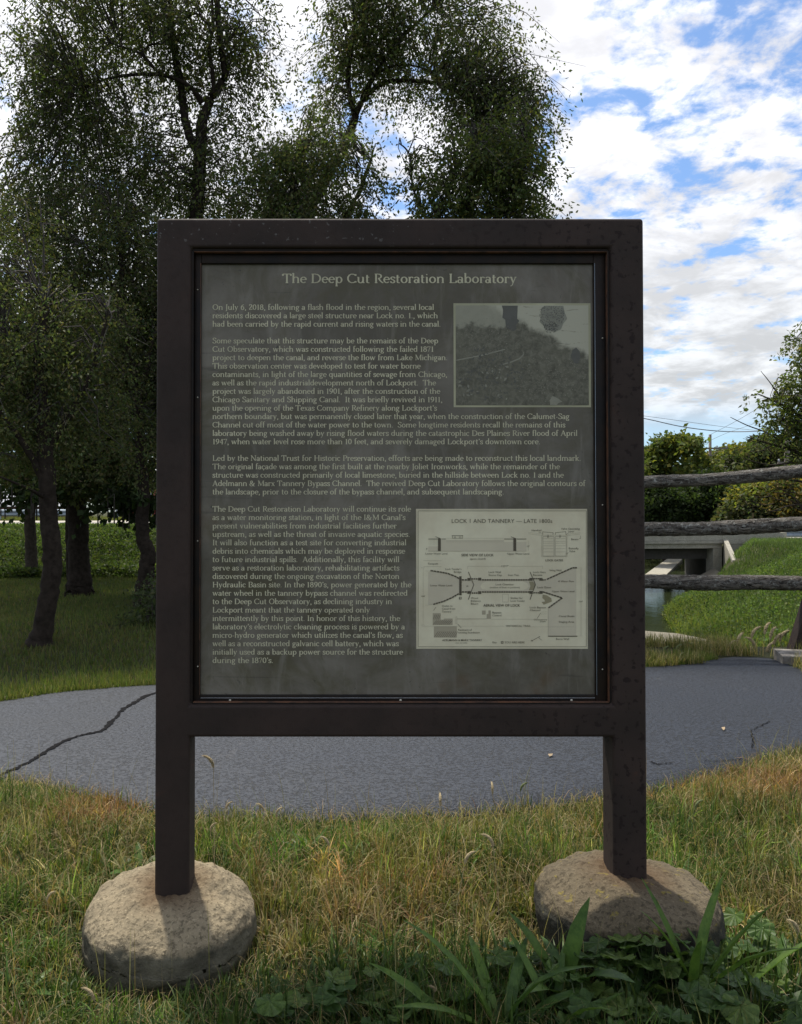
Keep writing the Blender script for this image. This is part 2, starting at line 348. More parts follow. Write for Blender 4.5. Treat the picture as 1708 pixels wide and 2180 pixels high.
ground = mesh_np('ground', np.stack([GX, GY, GZ], -1).reshape(-1, 3),
                 np.stack([idx[:-1, :-1], idx[:-1, 1:], idx[1:, 1:], idx[1:, :-1]], -1).reshape(-1, 4), M['ground'], smooth=True)
tag(ground, kind='structure')
def hz(x, y): return float(gz(np.array([x]), np.array([y]))[0])

# water in the canal
mb = MB(); yy = np.linspace(8.5, 60, 40)
vs = []; fs = []
for y in yy:
    xr = np.interp(y, XR_Y, XR_X); vs += [(xr-4.6, y, WATER), (xr+.5, y, WATER)]
for i in range(len(yy)-1): fs.append((2*i, 2*i+1, 2*i+3, 2*i+2))
tag(MB().add(vs, fs).build('canal_water', M['water']), kind='structure')

# asphalt path: edges traced on level ground
def G(px, py): 
    Y = CZ*F/(py-CY); return ((px-CX)*Y/F, Y)
near = [(-300, 1640), (0, 1660), (130, 1680), (220, 1702), (320, 1732), (600, 1747), (900, 1742), (1150, 1722), (1290, 1702), (1390, 1690), (1500, 1660), (1600, 1630), (1708, 1604), (2100, 1560)]
far = [(-300, 1530), (0, 1496), (100, 1481), (200, 1470), (330, 1462), (600, 1450), (900, 1440), (1150, 1430), (1372, 1422), (1450, 1419), (1505, 1410), (1560, 1402), (1640, 1405), (1680, 1416), (1710, 1433), (1800, 1470), (2100, 1500)]
nw = [Vector((*G(*p), 0)) for p in near]; fw = [Vector((*G(*p), 0)) for p in far]
nw = spline(nw, 8); fw = spline(fw, 8)
NX = np.array([p.x for p in nw]); NY = np.array([p.y for p in nw]); FX = np.array([p.x for p in fw]); FY = np.array([p.y for p in fw])
def near_y(x): return np.interp(x, NX, NY)+.035*(vnoise(np.stack([x*1.0, x*0, x*0], -1), 7.0)-.5)+.02*(vnoise(np.stack([x*1.0, x*0, x*0], -1), 23.0)-.5)
def far_y(x): return np.interp(x, FX, FY)+.05*(vnoise(np.stack([x*1.0, x*0+3, x*0], -1), 4.0)-.5)
px_ = np.arange(-3.4, 5.4, .04); n_, f_ = near_y(px_), far_y(px_); f_ = np.maximum(f_, n_+.05)
rows = 14; V = []
for t in np.linspace(0, 1, rows):
    yv = n_+(f_-n_)*t; zc = .014+.016*math.sin(PI*t)
    V.append(np.stack([px_, yv, np.full_like(px_, zc)], -1))
V.insert(0, np.stack([px_, n_-.02, np.full_like(px_, -.03)], -1)); V.append(np.stack([px_, f_+.02, np.full_like(px_, -.03)], -1))
V = np.concatenate(V); m_ = len(px_); idx = np.arange(len(V)).reshape(rows+2, m_)
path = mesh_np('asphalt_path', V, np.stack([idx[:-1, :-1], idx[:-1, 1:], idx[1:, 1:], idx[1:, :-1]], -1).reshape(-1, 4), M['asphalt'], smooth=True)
tag(path, kind='structure')
def pathz(x, y):
    n, f = float(np.interp(x, NX, NY)), float(np.interp(x, FX, FY)); t = min(1, max(0, (y-n)/max(.1, f-n))); return .014+.016*math.sin(PI*t)
def crack(pts, w0, w1, name='crack'):
    c = spline([Vector((*G(*p), 0)) for p in pts], 10); b = MB(); vs = []; fs = []
    for i, p in enumerate(c):
        d = (c[min(i+1, len(c)-1)]-c[max(i-1, 0)]); d.z = 0; d.normalize(); nrm = Vector((-d.y, d.x, 0))
        t = i/(len(c)-1); wd = (w0+(w1-w0)*t)*rnd.uniform(.55, 1.35); p = p+nrm*rnd.uniform(-.008, .008)
        z = pathz(p.x, p.y)+.0045
        vs += [tuple(p-nrm*wd+Vector((0, 0, z))), tuple(p+nrm*wd+Vector((0, 0, z)))]
    for i in range(len(c)-1): fs.append((2*i, 2*i+1, 2*i+3, 2*i+2))
    return b.add(vs, fs).build(name, M['tar'], path)
crack([(-20, 1664), (30, 1645), (75, 1624), (110, 1603), (160, 1580), (215, 1567), (240, 1545), (262, 1520), (290, 1503), (330, 1482), (420, 1462)], .011, .019)
crack([(1602, 1600), (1604, 1582), (1600, 1566), (1612, 1558), (1640, 1545)], .003, .003)
crack([(1500, 1627), (1540, 1628), (1580, 1622)], .003, .003)
crack([(1385, 1630), (1402, 1636), (1430, 1632)], .008, .004)

# far road with pale shoulders
def ribbon(name, y0, y1, lift, mat, x0=-60, x1=60):
    X = np.arange(x0, x1+.1, 1.0); vs = []
    for x in X:
        z = float(zroad(x))+lift; yb = float(yroad(x)); vs += [(x, yb+y0, z), (x, yb+y1, z), (x, yb+y1, z-.12), (x, yb+y0, z-.12)]
    fs = []
    for i in range(len(X)-1):
        a = 4*i; b = a+4; fs += [(a, b, b+1, a+1), (a+3, a+2, b+2, b+3), (a, a+3, b+3, b), (a+1, b+1, b+2, a+2)]
    return MB().add(vs, fs).build(name, mat)
road = tag(ribbon('road', .9, 5.2, .03, M['road']), kind='structure')
s_ = ribbon('road_shoulder', .0, .897, .034, M['roadedge']); s_.parent = road
s_ = ribbon('road_shoulder', 5.203, 9.2, .034, M['roadedge'], -60, 3); s_.parent = road

# stone slab at the canal head
b = MB(); zt = -.345
pl = [(2.2, 8.95), (3.4, 8.8), (4.72, 9.0), (4.95, 9.7), (4.86, 10.6), (4.72, 11.1), (4.2, 11.35), (3.2, 11.4), (2.2, 11.3)]
n = len(pl); b.add([(x, y, zt-.02*(i % 3)*.3) for i, (x, y) in enumerate(pl)]+[(x, y, -1.3) for x, y in pl], [tuple(range(n))]+[(i, (i+1) % n, n+(i+1) % n, n+i) for i in range(n)])
tag(b.build('stone_slab', M['slab']), 'flat beige stone slab at the head of the canal behind the grassy path edge', 'slab')

# ------------------------------------------------------------------ information sign
LA = R(.9); SY = 2.42
def S(px, py, d=0.0):
    u = (px-CX)/F; v = -(py-CY)/F; ca, sa = math.cos(LA), math.sin(LA)
    t = (d+SY*ca+CZ*sa)/(ca-v*sa)
    return Vector((u*t, d, (t-SY)*sa+(CZ+v*t)*ca))
sign = empty('information_sign', (0, SY, 0), (-LA, 0, 0))
tag(sign, 'large brown weathered steel sign with glazed text panel on two posts beside the path', 'sign')
xl = S(332, 1000).x; xr_ = S(1374, 1000).x; ztop = S(854, 464).z
pw = S(404, 1700).x-S(330, 1700).x; pwr = S(1378, 1700).x-S(1306, 1700).x
zr1 = S(854, 527).z; zb1 = S(854, 1501).z; zb0 = S(854, 1570).z
# the welded frame: two posts and two rails in one piece, all arrises rounded
import bmesh
bm = bmesh.new(); X4 = [xl, xl+pw, xr_-pwr, xr_]; bott = [.10, None, .13]; vc = {}
def fv(x, z):
    k = (round(x, 5), round(z, 5))
    if k not in vc: vc[k] = bm.verts.new((x, 0, z))
    return vc[k]
for i in range(3):
    rows_ = [zb0, zb1, zr1, ztop] if i == 1 else [bott[i], zb0, zb1, zr1, ztop]
    for z0, z1 in zip(rows_[:-1], rows_[1:]):
        if i == 1 and z0 == zb1: continue
        bm.faces.new([fv(X4[i], z0), fv(X4[i+1], z0), fv(X4[i+1], z1), fv(X4[i], z1)])
r_ = bmesh.ops.extrude_face_region(bm, geom=list(bm.faces)); bmesh.ops.translate(bm, vec=(0, .104, 0), verts=[v for v in r_['geom'] if isinstance(v, bmesh.types.BMVert)])
bmesh.ops.recalc_face_normals(bm, faces=bm.faces)
bmesh.ops.bevel(bm, geom=[e for e in bm.edges if len(e.link_faces) == 2 and e.calc_face_angle() > .5], offset=.010, segments=4, affect='EDGES', profile=.5)
me = bpy.data.meshes.new('frame'); bm.to_mesh(me); bm.free(); me.materials.append(M['corten']); fr = bpy.data.objects.new('frame', me); col.objects.link(fr); fr.parent = sign
DB = .030; DP = .040                                       # depths of bezel and sheet behind the front faces
ox0, ox1 = xl+pw, xr_-pwr
# recess lining
for x0, x1, z0, z1 in ((ox0-.002, ox0+.006, zb1-.002, zr1+.002), (ox1-.006, ox1+.002, zb1-.002, zr1+.002)):
    MB().box(x0, x1, .012, .06, z0, z1).build('recess_liner', M['bezel'], sign)
MB().box(ox0+.0065, ox1-.0065, .012, .06, zr1-.006, zr1+.002).build('recess_liner', M['bezel'], sign)
MB().box(ox0+.0065, ox1-.0065, .012, .06, zb1-.002, zb1+.004).build('recess_liner', M['bezel'], sign)
pA = S(430, 563, DP); pB = S(1266, 1478, DP)               # visible sheet corners
bz = .006
def strip(x0, x1, z0, z1, nm='bezel_strip', m=M['bezel'], d0=DB, d1=.0395, bev=.0015): return MB().box(x0, x1, d0, d1, z0, z1, bev).build(nm, m, sign, True)
strip(ox0+.007, pA.x, zb1+.005, zr1-.007); strip(pB.x, ox1-.007, zb1+.005, zr1-.007)
strip(pA.x+.0005, pB.x-.0005, pA.z, zr1-.0075); strip(pA.x+.0005, pB.x-.0005, zb1+.0055, pB.z)
# thin rusty lips of the angle iron
strip(ox1-.0065, ox1-.0045, zb1+.006, zr1-.006, 'rusty_lip', M['rustedge'], .0125, .029, .0004)
strip(ox0+.0075, ox1-.0075, zr1-.0095, zr1-.0075, 'rusty_lip', M['rustedge'], .0125, .029, .0004)
strip(ox0+.0075, ox1-.0075, zb1+.0042, zb1+.0062, 'rusty_lip', M['rustedge'], .0125, .029, .0004)
strip(pA.x-.0022, pA.x-.0004, pB.z, pA.z, 'rusty_lip', M['rustedge'], .0285, .0302, .0003)
strip(pB.x+.003, pB.x+.0042, pB.z, pA.z, 'pale_bead', M['bluegalv'], .0285, .0302, .0003)
strip(pA.x+.002, pB.x-.002, (zb1+.0055+pB.z)/2, (zb1+.0055+pB.z)/2+.0009, 'pale_bead', M['galv'], .0285, .0302, .0003)
def screw(p, r=.0042):
    b = MB(); n = 12; b.add([(p.x+r*math.cos(2*PI*k/n), DB+.0002, p.z+r*math.sin(2*PI*k/n)) for k in range(n)]+[(p.x+r*.75*math.cos(2*PI*k/n), DB-.0022, p.z+r*.75*math.sin(2*PI*k/n)) for k in range(n)]+[(p.x, DB-.003, p.z)],
        [(k, (k+1) % n, n+(k+1) % n, n+k) for k in range(n)]+[(n+k, n+(k+1) % n, 2*n) for k in range(n)])
    b.build('screw', M['screw'], sign, True)
for px in (490, 853, 1217): screw(S(px, 1491, DB))
for px, py in ((421, 617), (421, 846), (421, 1152), (421, 1419), (1283, 720), (1283, 1075), (1283, 1425)): screw(S(px, py, DB), .0026)
panel = MB().box(pA.x-.012, pB.x+.012, DP, DP+.008, pB.z-.012, pA.z+.012).build('panel', M['panel'], sign)
MB().box(ox0-.004, ox1+.004, .064, .070, zb1-.01, zr1+.01).build('back_sheet', M['corten'], sign)

# ---- lettering: an old-style roman drawn stroke by stroke (thick stems, thin joins, bracket serifs)
GL = {
'a': (40, 'A18 31 12 12 165 0;V30 3 31;E16 12 11.5 12.5;H28 37 1'), 'b': (47, 'V9 0 72;H3 9 70;E25 22 16 22'),
'c': (39, 'A22 22 16.5 22 50 315;D33 36'), 'd': (48, 'E22 22 16 22;V37 0 72;H31 37 70;H37 43 2'),
'e': (40, 'A21 22 16 22 0 318;H6 36 24'), 'f': (28, 'V12 0 56;A22 56 10.5 15 180 45;H4 24 42;H4 21 1'),
'g': (42, 'E19 29 12.5 15;L12 16 9 8 18 2 30 -2;E20 -11 15 11;L29 38 35 42 40 41'),
'h': (50, 'V10 0 72;H3 10 70;A25 28 14.5 15.5 170 0;V39 0 28;H3 17 1;H32 46 1'), 'i': (22, 'V11 0 43;H4 11 42;H4 18 1;D10 61'),
'j': (22, 'V12 -12 43;H5 12 42;A2 -12 10 12 0 -110;D11 61'), 'k': (46, 'V10 0 72;H3 10 70;L12 18 22 28 33 42;L17 24 27 12 38 0;H3 17 1;H27 39 42;H32 44 1'),
'l': (22, 'V11 0 72;H4 11 70;H4 18 1'), 'm': (76, 'V10 0 43;H3 10 42;A24 28 13 15.5 170 0;V37 0 28;A51 28 13 15.5 170 0;V64 0 28;H3 17 1;H30 44 1;H57 71 1'),
'n': (50, 'V10 0 43;H3 10 42;A25 28 14.5 15.5 170 0;V39 0 28;H3 17 1;H32 46 1'), 'o': (46, 'E23 22 17.5 22'),
'p': (48, 'V10 -24 43;H3 10 42;H3 18 -23;E26 22 16 22'), 'q': (48, 'E22 22 16 22;V38 -24 44;H31 45 -23'),
'r': (34, 'V10 0 43;H3 10 42;A22 30 12 13 165 60;D29 38;H3 18 1'), 's': (34, 'L29 37 22 43.5 13 43 7 35 11 27 23 20 28 11 24 2 14 .5 6 6;V29 33 40;V6 4 11'),
't': (29, 'V12 8 58;A21 10 9.5 10 180 300;H4 25 42'), 'u': (50, 'V10 15 43;H3 10 42;A23 15 13 15 180 355;V38 0 43;H31 38 42;H38 46 1'),
'v': (43, 'L8 43 21 0;K21 0 35 43;H2 15 42;H29 41 42'), 'w': (66, 'L8 43 20 0;K20 0 32 40;L32 43 45 0;K45 0 58 43;H2 15 42;H52 64 42;H27 38 42'),
'x': (42, 'L8 43 34 0;K8 0 33 43;H3 15 42;H27 39 42;H3 15 1;H28 40 1'), 'y': (42, 'L8 43 21 2;K35 43 21 2 13 -18 4 -22;H2 15 42;H29 41 42'),
'z': (38, 'H6 33 42;K33 42 6 2;H5 34 1;V6 34 42;V33 2 9'), '\u00e7': (39, 'A22 22 16.5 22 50 315;D33 36;L22 0 24 -8 18 -14'),
'A': (62, 'K30 66 8 0;L30 66 53 0;H14 46 23;H2 16 1;H44 61 1'), 'B': (54, 'V13 0 66;A28 49.5 17 15.5 100 -90;A28 17 20 17 90 -100;H5 30 65;H5 30 1'),
'C': (60, 'A33 33 27 33.5 42 318;V53 52 64;V53 3 12'), 'D': (66, 'V13 0 66;A30 33 28 32 95 -95;H5 32 65;H5 32 1'), 'H': (68, 'V13 0 66;V55 0 66;H13 55 34;H5 21 65;H5 21 1;H47 63 65;H47 63 1'),
'I': (28, 'V14 0 66;H5 23 65;H5 23 1'), 'J': (28, 'V16 -4 66;H7 25 65;A7 -4 9 12 0 -120'), 'L': (52, 'V13 0 66;H5 21 65;H5 46 1;V46 2 16'),
'M': (78, 'K13 0 14 66;L14 66 39 4;K39 4 64 66;V66 0 66;H4 20 65;H5 20 1;H60 75 65;H58 74 1'), 'N': (68, 'K13 0 13 66;L12 66 56 0;K56 0 56 66;H4 18 65;H5 21 1;H48 64 65'),
'O': (66, 'E33 33 28 33.5'), 'P': (50, 'V13 0 66;A27 48 19 17 100 -100;H5 28 65;H5 21 1'), 'R': (56, 'V13 0 66;A27 49 17 16 100 -100;L29 33 38 16 53 0;H5 28 65;H5 21 1;H48 58 1'),
'S': (45, 'L38 56 30 65 18 66.5 9 58 10 47 22 37 33 30 39 19 35 6 22 -.5 8 6;V38 50 64;V7 3 16'), 'T': (58, 'V29 0 66;H5 53 65;V5 52 65;V53 52 65;H21 37 1'),
'1': (34, 'V18 0 64;H9 18 58;H9 27 1'), '2': (42, 'L7 52 11 62 22 65 33 58 33 46 22 28 6 4;H6 37 2;V37 3 11'), '3': (42, 'L8 60 20 65 31 55 26 40 16 36;L16 36 32 30 35 16 26 2 7 3'), '4': (44, 'K28 64 5 20;H5 40 19;V30 0 64;H22 38 1'),
'6': (44, 'E22 20 15.5 20.5;L36 64 20 56 9 38 7 20'), '7': (40, 'H6 36 62;K36 62 24 30 15 0;V6 52 62'), '8': (44, 'E22 49 13 15.5;E22 17 16.5 17.5'), '9': (44, 'E22 44 15.5 20.5;L37 44 35 26 24 8 8 0'),
'0': (44, 'E22 32.5 16.5 32.5'), ',': (20, 'D9 3;L12 3 11 -6 6 -13'), '.': (20, 'D9 3'), '-': (26, 'B4 22 21'), '\u2019': (18, 'D9 64;L12 64 11 56 6 50'), ' ': (24, ''),
'&': (66, 'E24 49 11 15.5;L17 38 30 20 50 0 58 0;L20 34 7 22 9 6 22 -.5 38 4 48 18 52 34;H44 60 34'),
}
TH, TN = 10.0, 5.0
def stroke2(pts, out_, k, thin=False):
    """variable-width ribbon along pts (2-D); out_ collects (verts, faces, layer)"""
    n = len(pts); L_ = []
    for i, p in enumerate(pts):
        a = pts[max(i-1, 0)]; b = pts[min(i+1, n-1)]; dx, dy = b[0]-a[0], b[1]-a[1]; l = math.hypot(dx, dy) or 1; dx /= l; dy /= l
        wd = (TN if thin else TN+(TH-TN)*abs(dy)**1.3)*.5; L_.append(((p[0]-dy*wd, p[1]+dx*wd), (p[0]+dy*wd, p[1]-dx*wd)))
    b0 = len(out_[0])
    for q in L_: out_[0].append((*q[0], k)); out_[0].append((*q[1], k))
    for i in range(n-1): out_[1].append((b0+2*i, b0+2*i+1, b0+2*i+3, b0+2*i+2))
def glyph(ch):
    adv, spec = GL[ch]; o = ([], []); k = 0
    for tok in filter(None, spec.split(';')):
        c, a = tok[0], [float(v) for v in tok[1:].split()]; k += 1
        if c == 'V': stroke2([(a[0], a[1]), (a[0], a[2])], o, k)
        elif c == 'H': stroke2([(a[0], a[2]), (a[1], a[2])], o, k, True)
        elif c == 'B': b0 = len(o[0]); o[0].extend([(a[0], a[2]-3, k), (a[1], a[2]-3, k), (a[1], a[2]+3, k), (a[0], a[2]+3, k)]); o[1].append((b0, b0+1, b0+2, b0+3))
        elif c == 'E': stroke2([(a[0]+a[2]*.93*math.cos(t), a[1]+a[3]*.97*math.sin(t)) for t in [2*PI*i/14 for i in range(15)]], o, k)
        elif c == 'A': stroke2([(a[0]+a[2]*math.cos(t), a[1]+a[3]*.97*math.sin(t)) for t in [R(a[4]+(a[5]-a[4])*i/9) for i in range(10)]], o, k)
        elif c in 'LK':
            q = list(zip(a[::2], a[1::2])); q = [(v.x, v.y) for v in spline([(x, y, 0) for x, y in q], 3)] if len(q) > 2 else q; stroke2(q, o, k, c == 'K')
        elif c == 'D':
            b0 = len(o[0]); o[0].extend([(a[0]+4.6*math.cos(PI*i/3), a[1]+4.6*math.sin(PI*i/3), k) for i in range(6)]); o[1].append(tuple(range(b0, b0+6)))
    return adv, o
GC = {c: glyph(c) for c in GL}
def src(x, y, d): return S(x*.6832, y*.6832, d)
def set_line(b, text, x0, x1, base, cap, d):
    """one line of roman between source columns x0 and x1 on the given baseline"""
    text = text.replace("'", '\u2019'); adv = sum(GC[c][0] for c in text)-4; p0 = src(x0, base, d); p1 = src(x1, base, d)
    kx = (p1.x-p0.x)/adv; kz = (src(x0, base-cap, d).z-p0.z)/66.0; x = p0.x-3*kx
    for c in text:
        a, (vs, fs) = GC[c]; b.add([(x+v[0]*kx, d-v[2]*.00002, p0.z+v[1]*kz) for v in vs], fs); x += a*kx
DT = DP-.0008
b = MB(); set_line(b, 'The Deep Cut Restoration Laboratory', 881, 1610, 881.5, 28, DT); b.build('title_lettering', M['ink'], panel)
PARAS = [(965.1, [('On July 6, 2018, following a flash flood in the region, several local', 1353), ('residents discovered a large steel structure near Lock no. 1., which', 1365), ('had been carried by the rapid current and rising waters in the canal.', 1374)]),
 (1069.6, [('Some speculate that this structure may be the remains of the Deep', 1366), ('Cut Observatory, which was constructed following the failed 1871', 1352), ('project to deepen the canal, and reverse the flow from Lake Michigan.', 1395), ('This observation center was developed to test for water borne', 1311), ('contaminants, in light of the large quantities of sewage from Chicago,', 1394), ('as well as the rapid industrialdevelopment north of Lockport.  The', 1359), ('project was largely abandoned in 1901, after the construction of the', 1372), ('Chicago Sanitary and Shipping Canal.  It was briefly revived in 1911,', 1379), ("upon the opening of the Texas Company Refinery along Lockport's", 1362), ('northern boundary, but was permanently closed later that year, when the construction of the Calumet-Sag', 1775), ('Channel cut off most of the water power to the town.  Some longtime residents recall the remains of this', 1762), ('laboratory being washed away by rising flood waters during the catastrophic Des Plaines River flood of April', 1800), ("1947, when water level rose more than 10 feet, and severely damaged Lockport's downtown core.", 1684)]),
 (1435.6, [('Led by the National Trust for Historic Preservation, efforts are being made to reconstruct this local landmark.', 1811), ('The original fa\u00e7ade was among the first built at the nearby Joliet Ironworks, while the remainder of the', 1745), ('structure was constructed primarily of local limestone, buried in the hillside between Lock no. 1 and the', 1757), ('Adelmann & Marx Tannery Bypass Channel.  The revived Deep Cut Laboratory follows the original contours of', 1824.5), ('the landscape, prior to the closure of the bypass channel, and subsequent landscaping.', 1571)]),
 (1594, [('The Deep Cut Restoration Laboratory will continue its role', 1281), ("as a water monitoring station, in light of the I&M Canal's", 1264), ('present vulnerabilities from industrial facilities further', 1236.6), ('upstream, as well as the threat of invasive aquatic species.', 1278), ('It will also function as a test site for converting industrial', 1267), ('debris into chemicals which may be deployed in response', 1262.5), ('to future industrial spills.  Additionally, this facility will', 1245), ('serve as a restoration laboratory, rehabilitating artifacts', 1245), ('discovered during the ongoing excavation of the Norton', 1245), ("Hydraulic Basin site. In the 1890's, power generated by the", 1282), ('water wheel in the tannery bypass channel was redirected', 1270.6), ('to the Deep Cut Observatory, as declining industry in', 1222), ('Lockport meant that the tannery operated only', 1153), ('intermittently by this point. In honor of this history, the', 1247), ("laboratory's electrolytic cleaning process is powered by a", 1262), ("micro-hydro generator which utilizes the canal's flow, as", 1255.5), ('well as a reconstructed galvanic cell battery, which was', 1243), ('initially used as a backup power source for the structure', 1256), ("during the 1870's.", 852)])]
for base, lines in PARAS:
    for i, (t, xe) in enumerate(lines):
        b = MB(); set_line(b, t, 663, xe, base+26.2*i, 16.4, DT); b.build('lettering_line', M['ink'], panel)

# ---- framed greyscale print
def Z1(zx, zy, d): return src(1380+zx/3.2846, 920+zy/3.2846, d)
a0, a1 = Z1(110, 82, DT), Z1(1518, 1146, DT); pr = MB().box(a0.x, a1.x, DT, DP-.0002, a1.z, a0.z).build('printed_photograph', M['plate_edge'], sign)
i0, i1 = Z1(132, 104, DT), Z1(1495, 1126, DT); cx, cz = (i0.x+i1.x)/2, (i0.z+i1.z)/2; hw, hh = (i1.x-i0.x)/2, (i0.z-i1.z)/2
im = MB().box(-hw, hw, -.0006, 0, -hh, hh).build('river_bank_image', M['print'], pr); im.location = (cx, DT-.0001, cz)
def pshape(pts, m, nm, k):
    MB().poly([tuple(Z1(x, y, DT-.0009-.0002*k)) for x, y in pts]).build(nm, m, pr)
pshape([(605, 106), (768, 106), (762, 240), (785, 262), (750, 300), (758, 345), (720, 370), (650, 330), (640, 250), (612, 230), (618, 150)], M['printdark'], 'printed_pillar', 1)
pshape([(132, 662), (132, 672), (400, 622), (640, 560), (632, 548), (400, 608)], M['printlight'], 'printed_rope', 1)
pshape([(590, 712), (600, 716), (700, 690), (790, 655), (832, 610), (834, 576), (826, 578), (820, 606), (780, 644), (690, 680)], M['printlight'], 'printed_twig', 1)
pshape([(1330, 560), (1365, 535), (1400, 570), (1408, 640), (1385, 700), (1340, 690), (1310, 620)], M['printdark'], 'printed_shadow', 1)
pshape([(1095, 1075), (1120, 1030), (1150, 1040), (1185, 1060), (1225, 1090), (1180, 1105), (1170, 1124), (1100, 1124)], M['printlight'], 'printed_plant', 1)
def speck(n, cx_, cy_, rx, ry, s0, s1, m, nm, k):
    b = MB()
    for i in range(n):
        t, r = rnd.uniform(0, 2*PI), math.sqrt(rnd.random()); x, y = cx_+rx*r*math.cos(t), cy_+ry*r*math.sin(t); s = rnd.uniform(s0, s1); al = rnd.uniform(0, PI)
        if not (140 < x < 1488 and 112 < y < 1118): continue
        b.add([tuple(Z1(x+s*math.cos(al+q)*(1 if j % 2 == 0 else .5), y+s*math.sin(al+q)*(1 if j % 2 == 0 else .5), DT-.0012-.0002*k-i*4e-7)) for j, q in enumerate((0, PI/2, PI, 1.5*PI))], [(0, 1, 2, 3)])
    o = b.build(nm, m, pr); o['kind'] = 'stuff'
pshape([(1005, 150), (1040, 108), (1235, 108), (1250, 180), (1275, 240), (1235, 290), (1210, 350), (1150, 375), (1080, 365), (1030, 310), (990, 270), (1010, 210)], M['printmid'], 'printed_bush', 1)
speck(430, 1120, 205, 128, 135, 3, 8, M['printdark'], 'printed_foliage', 2); speck(90, 1110, 330, 70, 60, 5, 12, M['printdark'], 'printed_foliage', 2)
speck(150, 1120, 190, 115, 120, 4, 9, M['printlight'], 'printed_foliage', 3)
speck(30, 500, 900, 360, 200, 8, 26, M['printlight'], 'printed_foliage', 2); speck(240, 1100, 860, 380, 240, 3, 9, M['printlight'], 'printed_foliage', 2)
speck(200, 420, 420, 300, 200, 3, 8, M['printlight'], 'printed_foliage', 2); speck(200, 500, 800, 360, 280, 6, 20, M['printdark'], 'printed_foliage', 1)

# ---- cream plate with the lock drawing
def ZM(zx, zy, k=0): return src(1280+zx/2.945, 1560+zy/2.945, DT-.0003*k)
p0, p1 = ZM(50, 76), ZM(1626, 1360)
plate = MB().box(p0.x, p1.x, DT, DP-.0002, p1.z, p0.z).build('map_plate', M['plate'], sign)
def mline(pts, wpx, m=M['mapink'], nm='map_line', k=3, dash=0.0, gap=0.0):
    q = [ZM(x, y, k) for x, y in pts]; b = MB(); wd = wpx/2.945*.6832*(SY/F)/2
    segs = []
    for a, c in zip(q[:-1], q[1:]):
        l = (c-a).length
        if dash:
            st = (dash+gap)*SY/F*.6832/2.945; n = max(1, round(l/st)); fr = dash/(dash+gap)
            segs += [(a.lerp(c, i/n), a.lerp(c, (i+fr)/n)) for i in range(n)]
        else: segs.append((a, c))
    for a, c in segs:
        d = (c-a).normalized(); nn = Vector((-d.z, 0, d.x))*wd; b.add([a-nn, a+nn, c+nn, c-nn], [(0, 1, 2, 3)])
    return b.build(nm, m, plate)
def mpoly(pts, m, k=1, nm='map_tint'): return MB().poly([tuple(ZM(x, y, k)) for x, y in pts]).build(nm, m, plate)
def mrect(x0, y0, x1, y1, w_=2, m=M['mapink'], k=3): return mline([(x0, y0), (x1, y0), (x1, y1), (x0, y1), (x0, y0)], w_, m, 'map_line', k)
_fd = {}
def mtext(t, x, base, x1, h, m=M['mapink'], k=5, bold=0.0):
    c = bpy.data.curves.new('map_label', 'FONT'); c.body = t; c.size = 1; c.offset = bold; c.resolution_u = 2
    o = bpy.data.objects.new('tmp', c); col.objects.link(o); bpy.context.view_layer.update()
    dg = bpy.context.evaluated_depsgraph_get(); me = bpy.data.meshes.new_from_object(o.evaluated_get(dg)); bpy.data.objects.remove(o); bpy.data.curves.remove(c)
    xs_ = [v.co.x for v in me.vertices]; a, e = min(xs_), max(xs_); q0, q1 = ZM(x, base, k), ZM(x1, base, k); kx = (q1.x-q0.x)/(e-a); kz = (ZM(x, base-h, k).z-q0.z)/.70
    for v in me.vertices: v.co = (q0.x+(v.co.x-a)*kx, q0.y, q0.z+v.co.y*kz)
    me.materials.clear(); me.materials.append(m); me.name = 'map_label'; ob = bpy.data.objects.new('map_label', me); col.objects.link(ob); ob.parent = plate
mrect(69, 94, 1612, 1340, 3); mrect(58, 84, 1620, 1352, 2, M['maplight'])
mtext('LOCK 1 AND TANNERY \u2014 LATE 1800s', 378, 204, 1300, 36, bold=-.004)
